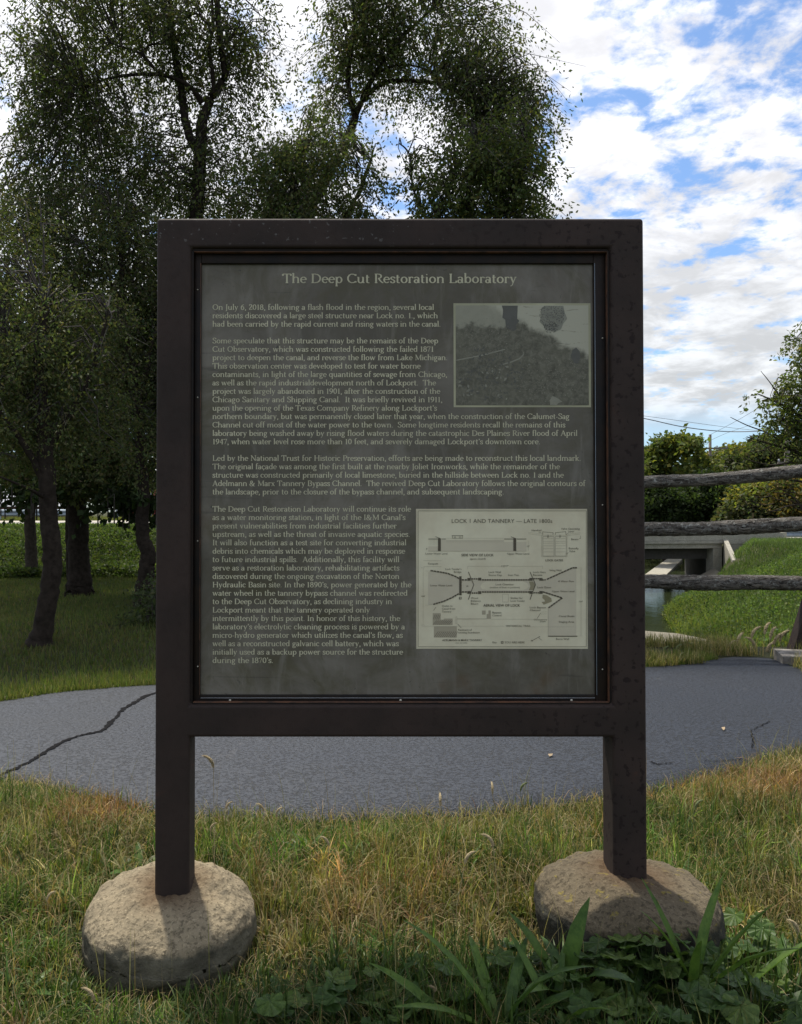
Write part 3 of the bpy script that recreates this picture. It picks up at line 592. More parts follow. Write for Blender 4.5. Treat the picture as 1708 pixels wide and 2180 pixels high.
for t, x, y, x1, h, bo in [('SIDE VIEW OF LOCK', 466, 510, 762, 22, .014), ('(gates closed)', 545, 541, 688, 16, 0), ('Lower Water Level', 137, 494, 338, 17, 0), ('Upper Water Level', 888, 495, 1088, 17, 0),
    ('LOCK GATES', 1238, 556, 1398, 18, .012), ('Handrail', 1112, 280, 1200, 17, 0), ('Valve Operating', 1382, 266, 1552, 17, 0), ('Lever', 1446, 291, 1502, 17, 0), ('Beam', 1474, 362, 1538, 17, 0), ('Butterfly', 1452, 446, 1542, 17, 0), ('Valve', 1455, 472, 1510, 17, 0),
    ('Towpath', 158, 587, 250, 17, 0), ("Lock Tender's", 318, 636, 466, 17, 0), ('Bridge', 398, 662, 466, 17, 0), ("133'7\"", 832, 608, 900, 15, 0), ('Lock Wall', 716, 664, 828, 17, 0), ('Stone Cap', 716, 691, 838, 17, 0), ('Iron Ties', 896, 691, 995, 17, 0),
    ('Lock Gate', 1124, 664, 1240, 17, 0), ('Recess', 1124, 690, 1208, 17, 0), ('Wing Wall', 1273, 648, 1384, 17, 0), ('Water Flow', 1378, 748, 1500, 17, 0), ('Lower Water Level', 180, 786, 380, 17, 0), ('18', 510, 791, 528, 14, 0), ('Lock Chamber', 780, 777, 948, 17, 0), ('(outline of boat in position)', 728, 803, 1002, 15, 0),
    ('Lock Gates', 1163, 804, 1288, 17, 0), ('Upper Water Level', 1300, 840, 1503, 17, 0), ("100'", 97, 884, 134, 14, 0), ("120'", 1546, 932, 1582, 14, 0), ('Wood', 554, 902, 618, 17, 0), ('Balance', 554, 928, 643, 17, 0), ('Beam', 554, 954, 620, 17, 0), ('Shelter for', 918, 902, 1028, 17, 0), ('Lock Tender', 918, 928, 1050, 17, 0),
    ('AERIAL VIEW OF LOCK', 668, 972, 1004, 23, .014), ('Outlet to', 288, 974, 384, 17, 0), ('Canal from', 288, 1000, 410, 17, 0), ('Tannery', 288, 1026, 374, 17, 0), ('Lock Bypass', 1094, 988, 1240, 17, 0), ('Channel', 1094, 1013, 1190, 17, 0), ('Bypass', 750, 1035, 833, 17, 0), ('Control', 750, 1061, 833, 17, 0),
    ('Canal Basin', 1360, 1068, 1502, 17, 0), ('Observatory', 1131, 1098, 1252, 15, 0), ('Dam', 1188, 1115, 1241, 15, 0), ('Staging Area', 1360, 1120, 1502, 17, 0), ('HISTORICAL TRAIL', 876, 1158, 1103, 17, 0), ('Remnant of', 438, 1194, 562, 17, 0), ('existing foundation', 438, 1218, 634, 17, 0),
    ('ADELMANN & MARX TANNERY', 290, 1289, 656, 18, .006), ('(not to scale)', 414, 1310, 520, 11, 0), ('Key', 752, 1308, 790, 17, 0), ('YOU ARE HERE', 862, 1310, 1046, 19, 0), ('Berm Wall', 1336, 1278, 1454, 17, 0), ("6'", 142, 448, 156, 14, 0), ("10'", 1070, 424, 1092, 13, 0), ('N', 1106, 1292, 1120, 14, .01)]:
    mtext(t, x, y, x1, h, bold=bo)
F_ = M['mapfill']
mpoly([(280, 378), (1062, 378), (1062, 464), (280, 464)], F_); mpoly([(163, 420), (250, 420), (250, 464), (163, 464)], F_); mpoly([(280, 362), (856, 362), (856, 378), (280, 378)], F_)
mpoly([(162, 655), (240, 655), (330, 668), (400, 690), (445, 715), (470, 730), (1200, 730), (1245, 720), (1480, 615), (1520, 615), (1520, 1243), (1262, 1243), (1262, 990), (1395, 893), (1210, 840), (470, 840), (440, 850), (380, 890), (300, 925), (208, 950), (162, 958)], F_)
mpoly([(640, 785), (660, 755), (700, 742), (1030, 742), (1070, 758), (1085, 785), (1065, 808), (1030, 822), (700, 822), (655, 812)], M['plate'], 2); mpoly([(1212, 862), (1250, 868), (1290, 895), (1296, 925), (1222, 955), (1203, 930), (1235, 925), (1225, 905), (1210, 895)], M['mapkhaki'], 2)
mpoly([(1085, 742), (1122, 742), (1145, 772), (1122, 822), (1085, 822), (1100, 785)], M['mapkhaki'], 2)
HK = M['maplight']
mpoly([(203, 1032), (276, 1032), (276, 1092), (300, 1092), (310, 1082), (385, 1082), (385, 1142), (203, 1142)], HK, 1); mpoly([(213, 1160), (424, 1160), (424, 1256), (213, 1256)], HK, 1); mpoly([(655, 1008), (688, 1008), (688, 1046), (655, 1046)], HK, 1); mpoly([(714, 1008), (736, 1008), (736, 1085), (698, 1085), (698, 1040), (714, 1040)], HK, 1)
for i in range(9): mline([(205+i*18, 1138), (215+i*18+26, 1100)], 3, nm='map_hatching')
for i in range(11): mline([(218+i*18, 1252), (230+i*18+24, 1200)], 3, M['mapink'], nm='map_hatching')
for i in range(4): mline([(206+i*16, 1090), (214+i*16+12, 1046)], 3, nm='map_hatching')
# walls of the lock drawn as rows of dark blocks
for pts in ([(182, 642), (268, 654), (340, 668), (400, 690), (448, 716)], [(208, 952), (300, 925), (380, 890), (445, 852)], [(1250, 722), (1486, 616), (1530, 616)], [(1212, 836), (1392, 893), (1262, 986)]):
    mline(pts, 13, dash=24, gap=4, nm='map_wall', k=4)
for y in (727, 838): mline([(470, y), (522, y)], 13, dash=18, gap=5, nm='map_wall', k=4); mline([(655, y), (1095, y)], 13, dash=18, gap=4, nm='map_wall', k=4)
for y in (718, 848): mline([(560, y), (618, y)], 13, dash=18, gap=5, nm='map_wall', k=4); mline([(1126, y-2), (1184, y-2)], 12, dash=16, gap=5, nm='map_wall', k=4)
for x, y in ((536, 722), (634, 720), (1104, 722), (1196, 722), (536, 842), (634, 844), (1104, 842), (1196, 842)): mline([(x-15, y), (x+15, y)], 26, nm='map_wall', k=4)
mline([(1210, 728), (1245, 726)], 13, dash=14, gap=6, nm='map_wall', k=4); mline([(1262, 1244), (1530, 1244)], 8, nm='map_wall', k=4)
mline([(457, 694), (457, 868)], 22, M['mapink'], k=4)
for x in (530, 1096): mline([(x, 654), (x+32, 728), (x+50, 772), (x+30, 822), (x, 908)], 6, k=5)
for x in (264, 956): mline([(x, 345), (x, 462)], 27, k=4); mline([(x-36, 331), (x+4, 345)], 5)
mline([(163, 352), (250, 352)], 6); mline([(282, 352), (324, 352)], 6); mline([(858, 352), (944, 352)], 6); mline([(974, 352), (1062, 352)], 6)
for y in (345, 362, 378): mline([(326, y), (856, y)], 1.6, HK)
mline([(163, 464), (1062, 464)], 2.5, HK); mrect(383, 322, 478, 346, 3); mrect(398, 331, 416, 340, 2); mrect(446, 331, 464, 340, 2); mline([(378, 321), (482, 321)], 4)
for y in (366, 376, 386, 396, 406): mline([(166, y), (244, y)], 1.5, HK, dash=8, gap=6)
mline([(1080, 366), (1080, 462)], 1.6, HK); mline([(148, 425), (148, 462)], 1.6, HK, dash=5, gap=4)
mline([(118, 551), (283, 551)], 2, HK); mline([(118, 605), (283, 605)], 2, HK); mline([(523, 628), (523, 602), (826, 602)], 1.8, HK); mline([(905, 602), (1210, 602), (1210, 628)], 1.8, HK)
mline([(115, 620), (115, 865)], 1.8, HK); mline([(115, 895), (115, 1140)], 1.8, HK); mline([(1564, 625), (1564, 912)], 2, HK); mline([(1564, 942), (1564, 1240)], 2, HK); mline([(98, 616), (134, 616)], 2, dash=6, gap=6); mline([(98, 1142), (134, 1142)], 2, dash=6, gap=6)
mline([(138, 645), (180, 645)], 2, HK, dash=6, gap=5); mline([(138, 960), (206, 950)], 2, HK, dash=6, gap=5); mline([(1535, 618), (1580, 618)], 2, HK, dash=6, gap=5); mline([(1535, 1242), (1580, 1242)], 2, HK, dash=6, gap=5)
mline([(1262, 990), (1262, 1240)], 2.5, HK, k=4); mline([(424, 1085), (700, 1085)], 5, HK); mline([(736, 1088), (1140, 1088)], 1.8, HK); mline([(100, 1152), (860, 1152)], 1.5, HK); mline([(213, 1156), (424, 1156)], 5, HK); mline([(1110, 1158), (1500, 1158)], 1.5, HK)
mrect(843, 858, 897, 930, 2.2, HK); mrect(415, 1065, 425, 1130, 2.2, HK)
mline([(210, 1008), (232, 978)], 3.2); mline([(464, 1168), (432, 1132)], 3.2); mline([(1194, 1030), (1160, 1082)], 3.2); mline([(1200, 1022), (1258, 1022)], 2, dash=7, gap=5); mline([(1200, 1040), (1258, 1040)], 2, dash=7, gap=5)
mline([(1172, 288), (1200, 295)], 2.2); mline([(1446, 300), (1425, 314)], 2.2); mline([(1546, 350), (1560, 346), (1560, 322)], 2.2); mline([(1446, 474), (1440, 488), (1420, 490)], 2.2)
mpoly([(1352, 740), (1370, 731), (1364, 740), (1370, 749)], M['mapink'], 4)
mline([(1128, 1278), (1186, 1246)], 4); mline([(1186, 1246), (1176, 1262), (1208, 1282)], 2.2); mline([(1112, 1288), (1128, 1278)], 3)
for x, y in ((456, 894), (840, 1301)):
    mline([(x-11, y), (x+11, y)], 23, k=4); mline([(x-6, y-7), (x+6, y+7)], 4, M['plate'], k=5); mline([(x+6, y-7), (x-6, y+7)], 4, M['plate'], k=6)
# lock gates drawing
mrect(1202, 318, 1436, 514, 2.2, HK)
for x0 in (1218, 1330):
    for y in (348, 374, 390, 414, 440, 470): mline([(x0, y), (x0+92, y)], 2.2, HK)
    mrect(x0-4, 330, x0+98, 508, 2.2, M['mapink']); mline([(x0+36, 312), (x0+38, 340)], 3); mline([(x0+48, 312), (x0+46, 340)], 3)
mline([(1212, 312), (1212, 286), (1308, 294), (1306, 314)], 3); mline([(1328, 314), (1328, 294), (1424, 284), (1426, 312)], 3)
mline([(1080, 292), (1220, 306)], 1.8, HK); mline([(1080, 304), (1215, 320)], 1.8, HK); mline([(1430, 308), (1560, 294)], 1.8, HK); mline([(1430, 322), (1560, 306)], 1.8, HK)

# ------------------------------------------------------------------ the two round concrete footings
def footing(cx_, cy_, r, top, rim, bottom, mat, label, tilt, seed):
    r_ = np.random.default_rng(seed); prof = [(0, 0), (.12, .0), (.3, .03), (.5, .10), (.7, .24), (.85, .43), (.93, .60), (.972, .80), (.99, 1.1), (1.0, 1.35)]
    nseg = 168; vs = [(cx_, cy_, top)]; H = top-rim
    rings = [(rr, top-H*hh) for rr, hh in prof[1:]]
    zlast = rings[-1][1]; rings += [(1.0-.02*k, zlast+(bottom-zlast)*k/7) for k in range(1, 8)]
    pts = []
    # denser dome
    R0 = np.interp(np.linspace(0, len(rings)-1, 84), range(len(rings)), [a for a, _ in rings]); Z0 = np.interp(np.linspace(0, len(rings)-1, 84), range(len(rings)), [z for _, z in rings])
    for rr, z in zip(R0, Z0):
        th = np.arange(nseg)*2*PI/nseg
        x = np.cos(th)*rr*r; y = np.sin(th)*rr*r*1.0
        p = np.stack([x+seed, y, np.full(nseg, z)], -1)
        k = 1+(vnoise(p, 4.0)-.5)*.07*rr+(vnoise(p, 17)-.5)*.04+(vnoise(p, 45)-.5)*.026+(vnoise(p, 110)-.5)*.014
        zz_ = z+(vnoise(p, 9)-.5)*.030+(vnoise(p, 26)-.5)*.014+(vnoise(p, 60)-.5)*.008+(vnoise(p, 120)-.5)*.005+tilt*y*(1 if z > rim-.02 else .3)
        pts.append(np.stack([x*k, y*k, zz_], -1))
    V = np.concatenate([[[0, 0, top]]]+pts); fs = []
    Fq = []
    for i in range(len(pts)-1):
        a = 1+i*nseg; q = np.arange(nseg); Fq.append(np.stack([a+q, a+nseg+q, a+nseg+(q+1) % nseg, a+(q+1) % nseg], -1))
    Fq.append(np.stack([np.zeros(nseg, int), 1+np.arange(nseg), 1+(np.arange(nseg)+1) % nseg, np.zeros(nseg, int)], -1)[:, [0, 1, 2, 2]])
    me = bpy.data.meshes.new('concrete_footing'); me.from_pydata([tuple(v) for v in V], [], [tuple(dict.fromkeys(f)) for f in np.concatenate(Fq).tolist()])
    me.materials.append(mat); me.polygons.foreach_set('use_smooth', [True]*len(me.polygons)); o = bpy.data.objects.new('concrete_footing', me); col.objects.link(o); o.location = (cx_, cy_, 0)
    tag(o, label, 'footing', 'round concrete footings under the sign posts'); return o
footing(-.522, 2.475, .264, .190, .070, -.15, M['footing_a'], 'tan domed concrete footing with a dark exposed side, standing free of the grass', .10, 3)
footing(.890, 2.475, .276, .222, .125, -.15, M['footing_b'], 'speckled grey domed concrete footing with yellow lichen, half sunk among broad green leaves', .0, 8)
# rust collars at the post bases
for x0, z in ((xl+pw/2, .205), (xr_-pwr/2, .245)):
    pass

# ------------------------------------------------------------------ log fence behind the path
fence = empty('log_fence', tuple(P(1235, 1300, 7.7))); 
tag(fence, 'three-rail fence of grey lichened logs running off behind the path', 'fence')
def child(o, par):
    o.parent = par; o.matrix_parent_inverse = Matrix.Translation(-Vector(par.location)); return o
def log(pts, rads, seed):
    c = spline([P(*p) for p in pts], 14); r = lerp_list(rads, len(c)); o = MB().tube(c, r, 16, .045, seed, lump=.10).build('rail', M['log'], None, True); child(o, fence)
log([(1225, 1046, 7.75), (1372, 1027, 7.65), (1500, 1022, 7.6), (1600, 1014, 7.5), (1708, 1003, 7.4), (1830, 992, 7.25)], [.058, .060, .058, .062, .060, .057], 1)
log([(1225, 1137, 7.75), (1372, 1127, 7.65), (1480, 1126, 7.6), (1600, 1121, 7.5), (1708, 1115, 7.4), (1830, 1110, 7.25)], [.07, .068, .064, .072, .066, .062], 2)
log([(1225, 1240, 7.75), (1376, 1238, 7.65), (1500, 1241, 7.6), (1600, 1240, 7.5), (1708, 1242, 7.4), (1830, 1246, 7.25)], [.07, .066, .074, .070, .066, .06], 3)
for px, Y in ((1232, 7.78), (1822, 7.28)):
    x = (px-CX)*Y/F; child(MB().tube([(x, Y, -.3), (x, Y, .8), (x+.02, Y, 1.75)], [.095, .09, .085], 14, .04, 5, lump=.08).build('post', M['log'], None, True), fence)

# timber kerb and leaning steel brace by the right edge
b = MB(); q = [P(1652, 1393, 7.15), P(1790, 1384, 7.0), P(1800, 1440, 6.45), P(1712, 1424, 6.62)]
tp = [Vector((p.x, p.y, .10)) for p in (P(1655, 1380, 7.05), P(1820, 1380, 6.9))]
a0, a1 = tp; dr = (a1-a0).normalized(); nn = Vector((-dr.y, dr.x, 0))
vs = []
for p in (a0, a1):
    for dy, z in ((-.17, -.1), (-.17, .085), (.12, .105), (.12, -.1)): vs.append(p+nn*dy+Vector((0, 0, z-p.z)))
o = b.add(vs, [(0, 1, 2, 3), (7, 6, 5, 4), (0, 4, 5, 1), (1, 5, 6, 2), (2, 6, 7, 3), (3, 7, 4, 0)]).build('timber_kerb', M['timber'])
tag(o, 'silvery weathered timber kerb lying at the far corner of the path', 'timber')
b = MB(); A = P(1698, 1400, 7.3); B = P(1742, 1255, 7.3); d = (B-A).normalized(); s = Vector((d.z, 0, -d.x))*.055; t = Vector((0, .11, 0))
b.add([A-s, A+s, A+s+t, A-s+t, B-s, B+s, B+s+t, B-s+t], [(3, 2, 1, 0), (4, 5, 6, 7), (0, 1, 5, 4), (1, 2, 6, 5), (2, 3, 7, 6), (3, 0, 4, 7)])
tag(b.build('steel_brace', M['corten']), 'dark brown steel brace leaning up from behind the timber kerb', 'brace')

# ------------------------------------------------------------------ concrete road bridge over the canal
BR = math.atan(.15); bo = P(1518, 1209, 28.0)
bridge = empty('concrete_bridge', (bo.x, bo.y, 0), (0, 0, BR)); tag(bridge, 'low pale concrete road bridge over the canal with a splayed wing wall', 'bridge')
def bp(nm, m, x0, x1, y0, y1, z0, z1, bev=0): return MB().box(x0, x1, y0, y1, z0, z1, bev).build(nm, m, bridge)
bp('parapet', M['concrete'], -8, .348, -.02, .25, .325, .70, .01); bp('parapet', M['concrete'], .355, 2.85, -.02, .25, .20, .60, .01)
bp('retaining_wall', M['concrete'], .56, 2.84, .0, .24, -.9, .198); bp('ledge', M['concrete'], -8, .345, -.10, .27, .232, .322); bp('deck', M['concrete'], -8, .34, -.02, 5.2, .06, .228)
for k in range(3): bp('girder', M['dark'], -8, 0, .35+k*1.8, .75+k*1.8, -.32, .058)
bp('far_parapet', M['concrete'], -8, .34, 5.25, 5.5, .06, .60)
# concrete apron sloping to the water on the far side of the opening
def quadslab(nm, pts, m, par=bridge, th=.15):
    p = [Vector(q) for q in pts]; lo = [q-Vector((0, 0, th)) for q in p]
    return MB().add(p+lo, [(0, 1, 2, 3), (7, 6, 5, 4), (0, 4, 5, 1), (1, 5, 6, 2), (2, 6, 7, 3), (3, 7, 4, 0)]).build(nm, m, par)
def BL(px, py, Y):
    p = P(px, py, Y)-Vector((bo.x, bo.y, 0)); c_, s_2 = math.cos(BR), math.sin(BR); return (p.x*c_+p.y*s_2, -p.x*s_2+p.y*c_, p.z)
bx_, by_, _ = BL(1458, 1200, 33.2)
for o_ in (0, -6.1):
    bp('abutment', M['concrete'], o_, o_+.34, -.01, .40, -1.8, .055)
    MB().add([(x+o_, y, z) for z in (-1.8, .054) for x, y in ((.02, .402), (.34, .402), (bx_+.34, by_), (bx_, by_))], [(3, 2, 1, 0), (4, 5, 6, 7), (0, 1, 5, 4), (1, 2, 6, 5), (2, 3, 7, 6), (3, 0, 4, 7)]).build('abutment', M['dark'], bridge)  # inner walls: shade of the opening put into their colour
quadslab('apron', [BL(1366, 1228, 32.3), BL(1414, 1228, 32.3), BL(1453, 1190, 43), BL(1420, 1190, 43)], M['concrete'])
quadslab('apron', [(-1.25, -2.2, -1.22), (-.5, -2.2, -.95), (0, -.03, -.64), (-1.0, -.03, -1.1)], M['slab'])
ww = MB(); a = (.38, .0); c = (-.92, -2.4)
ww.add([(a[0], a[1]-.03, -.8), (a[0]+.17, a[1]-.03, -.8), (c[0]+.17, c[1], -.95), (c[0], c[1], -.95), (a[0], a[1]-.03, .36), (a[0]+.17, a[1]-.03, .36), (c[0]+.17, c[1], -.21), (c[0], c[1], -.21)],
       [(3, 2, 1, 0), (4, 5, 6, 7), (0, 1, 5, 4), (1, 2, 6, 5), (2, 3, 7, 6), (3, 0, 4, 7)]); ww.build('wing_wall', M['concrete'], bridge)
# white pipe rail on the far parapet
b = MB(); b.tube([(-12, 5.4, .93), (-2, 5.4, .91), (1.8, 5.4, .74)], .07, 8); b.build('hand_rail', M['galv'], bridge, True)
b = MB(); b.tube([(-12, 5.4, .78), (-2, 5.4, .76), (1.6, 5.4, .60)], .035, 8); b.build('hand_rail', M['galv'], bridge, True)
for x in (-10.5, -7.9, -5.3, -2.7, -.2): MB().box(x-.1, x+.1, 5.34, 5.46, .2, .90).build('rail_post', M['galv'], bridge)
for k in range(3): MB().box(1.55+k*.42, 1.72+k*.42, -.02, .5, .603, .66).build('end_block', M['concrete'], bridge)

# w-beam guardrails
def guardrail(nm, label, p0, p1, z0, z1, n, group=None):
    g = empty(nm, p0); tag(g, label, 'guardrail'); p0, p1 = Vector(p0), Vector(p1); d = (p1-p0); d.z = 0; d.normalize(); nn = Vector((-d.y, d.x, 0))
    prof = [(0, 0), (.05, .05), (.05, .10), (0, .15), (.05, .20), (.05, .25), (0, .30)]
    vs = []
    for p, z in ((p0, z0), (p1, z1)):
        for a_, h in prof: vs.append(p-nn*a_+Vector((0, 0, z+h-p.z)))
        for a_, h in reversed(prof): vs.append(p-nn*(a_-.02)+Vector((0, 0, z+h-p.z)))
    k = len(prof)*2; fs = [(i, (i+1) % k, k+(i+1) % k, k+i) for i in range(k)]
    child(MB().add(vs, fs).build('beam', M['bluegalv']), g)
    for i in range(n):
        t = (i+.5)/n; p = p0.lerp(p1, t); z = z0+(z1-z0)*t
        child(MB().box(p.x-.06, p.x+.06, p.y+.03, p.y+.2, z-.6, z+.28).build('post', M['bluegalv']), g)
    return g
guardrail('guardrail', 'bluish steel guardrail leading off the end of the bridge parapet', (16.1, 28.9, .3), (24, 30.1, .3), .42, .42, 4)
guardrail('guardrail', 'grey steel guardrail along the far side of the road behind the trunks', (-22, 34, 1), (-11.6, 34.8, 1), 1.15, 1.15, 5)
o = MB().box(-.5, 4.5, 0, .2, 0, .30, .01).build('traffic_kerb', M['roadedge']); o.location = (16.3, 28.2, .12); tag(o, 'low pale kerb beside the guardrail past the bridge', 'kerb')

# far buildings beyond the road
def building(nm, label, x0, x1, y0, y1, z0, h, wall, doors):
    g = empty(nm, (x0, y0, z0)); tag(g, label, 'building')
    MB().box(0, x1-x0, 0, y1-y0, -.3, h).build('wall', wall, g)
    MB().add([(-.3, -.3, h), (x1-x0+.3, -.3, h), (x1-x0+.3, y1-y0+.3, h), (-.3, y1-y0+.3, h), (-.3, (y1-y0)/2, h+1.5), (x1-x0+.3, (y1-y0)/2, h+1.5)], [(0, 1, 5, 4), (2, 3, 4, 5), (0, 4, 3), (1, 2, 5), (3, 2, 1, 0)]).build('roof', M['greywall'], g)
    for a_, b_, z1, m in doors: MB().box(a_, b_, -.06, -.003, .02, z1, .01).build('door', m, g)
    return g
building('storage_building', 'low grey and red building beyond the road seen between the tree trunks', -19.5, -9, 70, 78, .75, 4.2, M['greywall'], [(.6, 1.6, 2.6, M['redwall']), (3.2, 4.6, 3.0, M['redwall']), (6.2, 7.2, 3.0, M['redwall'])])
building('brick_shed', 'low dark brick shed beyond the road behind the thick dark trunk', -27, -20.5, 60, 64, .8, .95, M['brick'], [(1, 2, .8, M['redwall'])])

# utility poles and wires
def upole(label, px, ytop, Y, r, arm_y, arm_px, ins):
    p = P(px, ytop, Y); g = empty('utility_pole', (p.x, p.y, .3)); tag(g, label, 'utility pole', 'utility poles behind the road')
    z = p.z-.3; MB().tube([(0, 0, -.8), (0, 0, z/2), (0, 0, z)], [r*1.2, r*1.1, r], 10).build('pole', M['pole'], g, True)
    az = P(px, arm_y, Y).z-.3; hw_ = arm_px*Y/F; MB().box(-hw_, hw_, -r-.12, -r, az-.06, az+.06).build('crossarm', M['pole'], g)
    for t in ins: MB().tube([(t*hw_, -r-.06, az+.06), (t*hw_, -r-.06, az+.22)], .05, 8).build('insulator', M['greywall'], g, True)
    MB().tube([(0, -r-.03, az-.6), (-hw_*.55, -r-.09, az-.06)], .03, 6).build('arm_brace', M['pole'], g); MB().tube([(0, -r-.03, az-.6), (hw_*.55, -r-.09, az-.06)], .03, 6).build('arm_brace', M['pole'], g)
upole('slim grey utility pole with a four-pin crossarm rising between two yellow-green trees', 1512, 925, 60, .10, 955, 35, (-.95, -.7, .35, .95))
upole('thick pale utility pole partly hidden by the leafy branches beside the fence', 1676, 890, 46, .14, 986, 24, (-.9, .9))
def wire(label, pts, r=.016):
    c = spline([P(*p) for p in pts], 8); o = MB().tube(c, r, 5).build('utility_wire', M['wire']); tag(o, label, 'wire', 'overhead wires')
for lab, pts, r in [('upper thin wire sagging across the low sky from the sign to the thick pole', [(1300, 876, 52), (1420, 892, 52), (1560, 911, 52), (1676, 922, 47)], .012),
    ('thick double cable sagging lowest over the slim pole top', [(1300, 880, 54), (1372, 891, 54), (1450, 908, 54), (1520, 917, 54), (1580, 919, 53), (1676, 915, 47)], .03),
    ('thin wire climbing from the slim pole top towards the leafy branches', [(1513, 925, 60), (1570, 895, 56), (1625, 862, 52), (1690, 820, 47)], .012),
    ('thin wire rising from the slim pole crossarm to the thick pole', [(1478, 955, 60), (1540, 925, 58), (1610, 900, 52), (1676, 868, 47)], .011),
    ('low wire crossing in front of the yellow-green tree', [(1300, 982, 50), (1400, 990, 50), (1500, 1002, 50), (1610, 1012, 48), (1720, 1018, 46)], .014),
    ('wire looping from low on the slim pole up to the thick pole', [(1515, 992, 60), (1560, 985, 57), (1620, 965, 52), (1676, 940, 47)], .014),
    ('lowest slack wire between the two utility poles', [(1515, 993, 60), (1570, 993, 57), (1620, 985, 52), (1676, 968, 47)], .014)]: wire(lab, pts, r)

# ------------------------------------------------------------------ vegetation tools
def basis(d, roll):
    """unit dirs d (n x 3) -> side and up vectors rolled"""
    up = np.where(np.abs(d[:, 2:3]) > .95, np.array([[1., 0, 0]]), np.array([[0., 0, 1]]))
    a = np.cross(d, up); a /= np.linalg.norm(a, axis=1, keepdims=True)+1e-9; b = np.cross(a, d)
    c, s = np.cos(roll)[:, None], np.sin(roll)[:, None]; return a*c+b*s, -a*s+b*c
def leaves(p, d, L, W, tint, roll=None):
    """rhombic two-triangle leaves folded a little; returns V, F, T"""
    n = len(p); d = d/(np.linalg.norm(d, axis=1, keepdims=True)+1e-9)
    s, u = basis(d, rng.uniform(0, 2*PI, n) if roll is None else roll); L = L[:, None]; W = W[:, None]
    mid = p+d*L*.45; V = np.stack([p, mid+s*W*.5+u*W*.12, p+d*L-u*L*.10, mid-s*W*.5+u*W*.12], 1)
    f = np.arange(n)[:, None]*4+np.arange(4)[None]; return V.reshape(-1, 3), f, np.repeat(tint, 4, 0)
PAL = lambda cols, n, r=rng: (lambda c, k: c[k]*(1+r.normal(0, .14, (n, 1)))*(1+r.normal(0, .05, (n, 3))))(np.array(cols), r.integers(0, len(cols), n)).clip(.004, .6)
G_DARK = [(.085, .102, .040), (.066, .090, .038), (.100, .108, .044), (.056, .078, .038), (.092, .084, .046)]
G_MID = [(.085, .115, .034), (.105, .130, .040), (.068, .100, .034), (.12, .125, .038)]
G_YEL = [(.17, .17, .035), (.13, .15, .035), (.21, .18, .04), (.09, .12, .03)]
G_RIGHT = [(.075, .115, .034), (.10, .135, .040), (.058, .092, .030)]
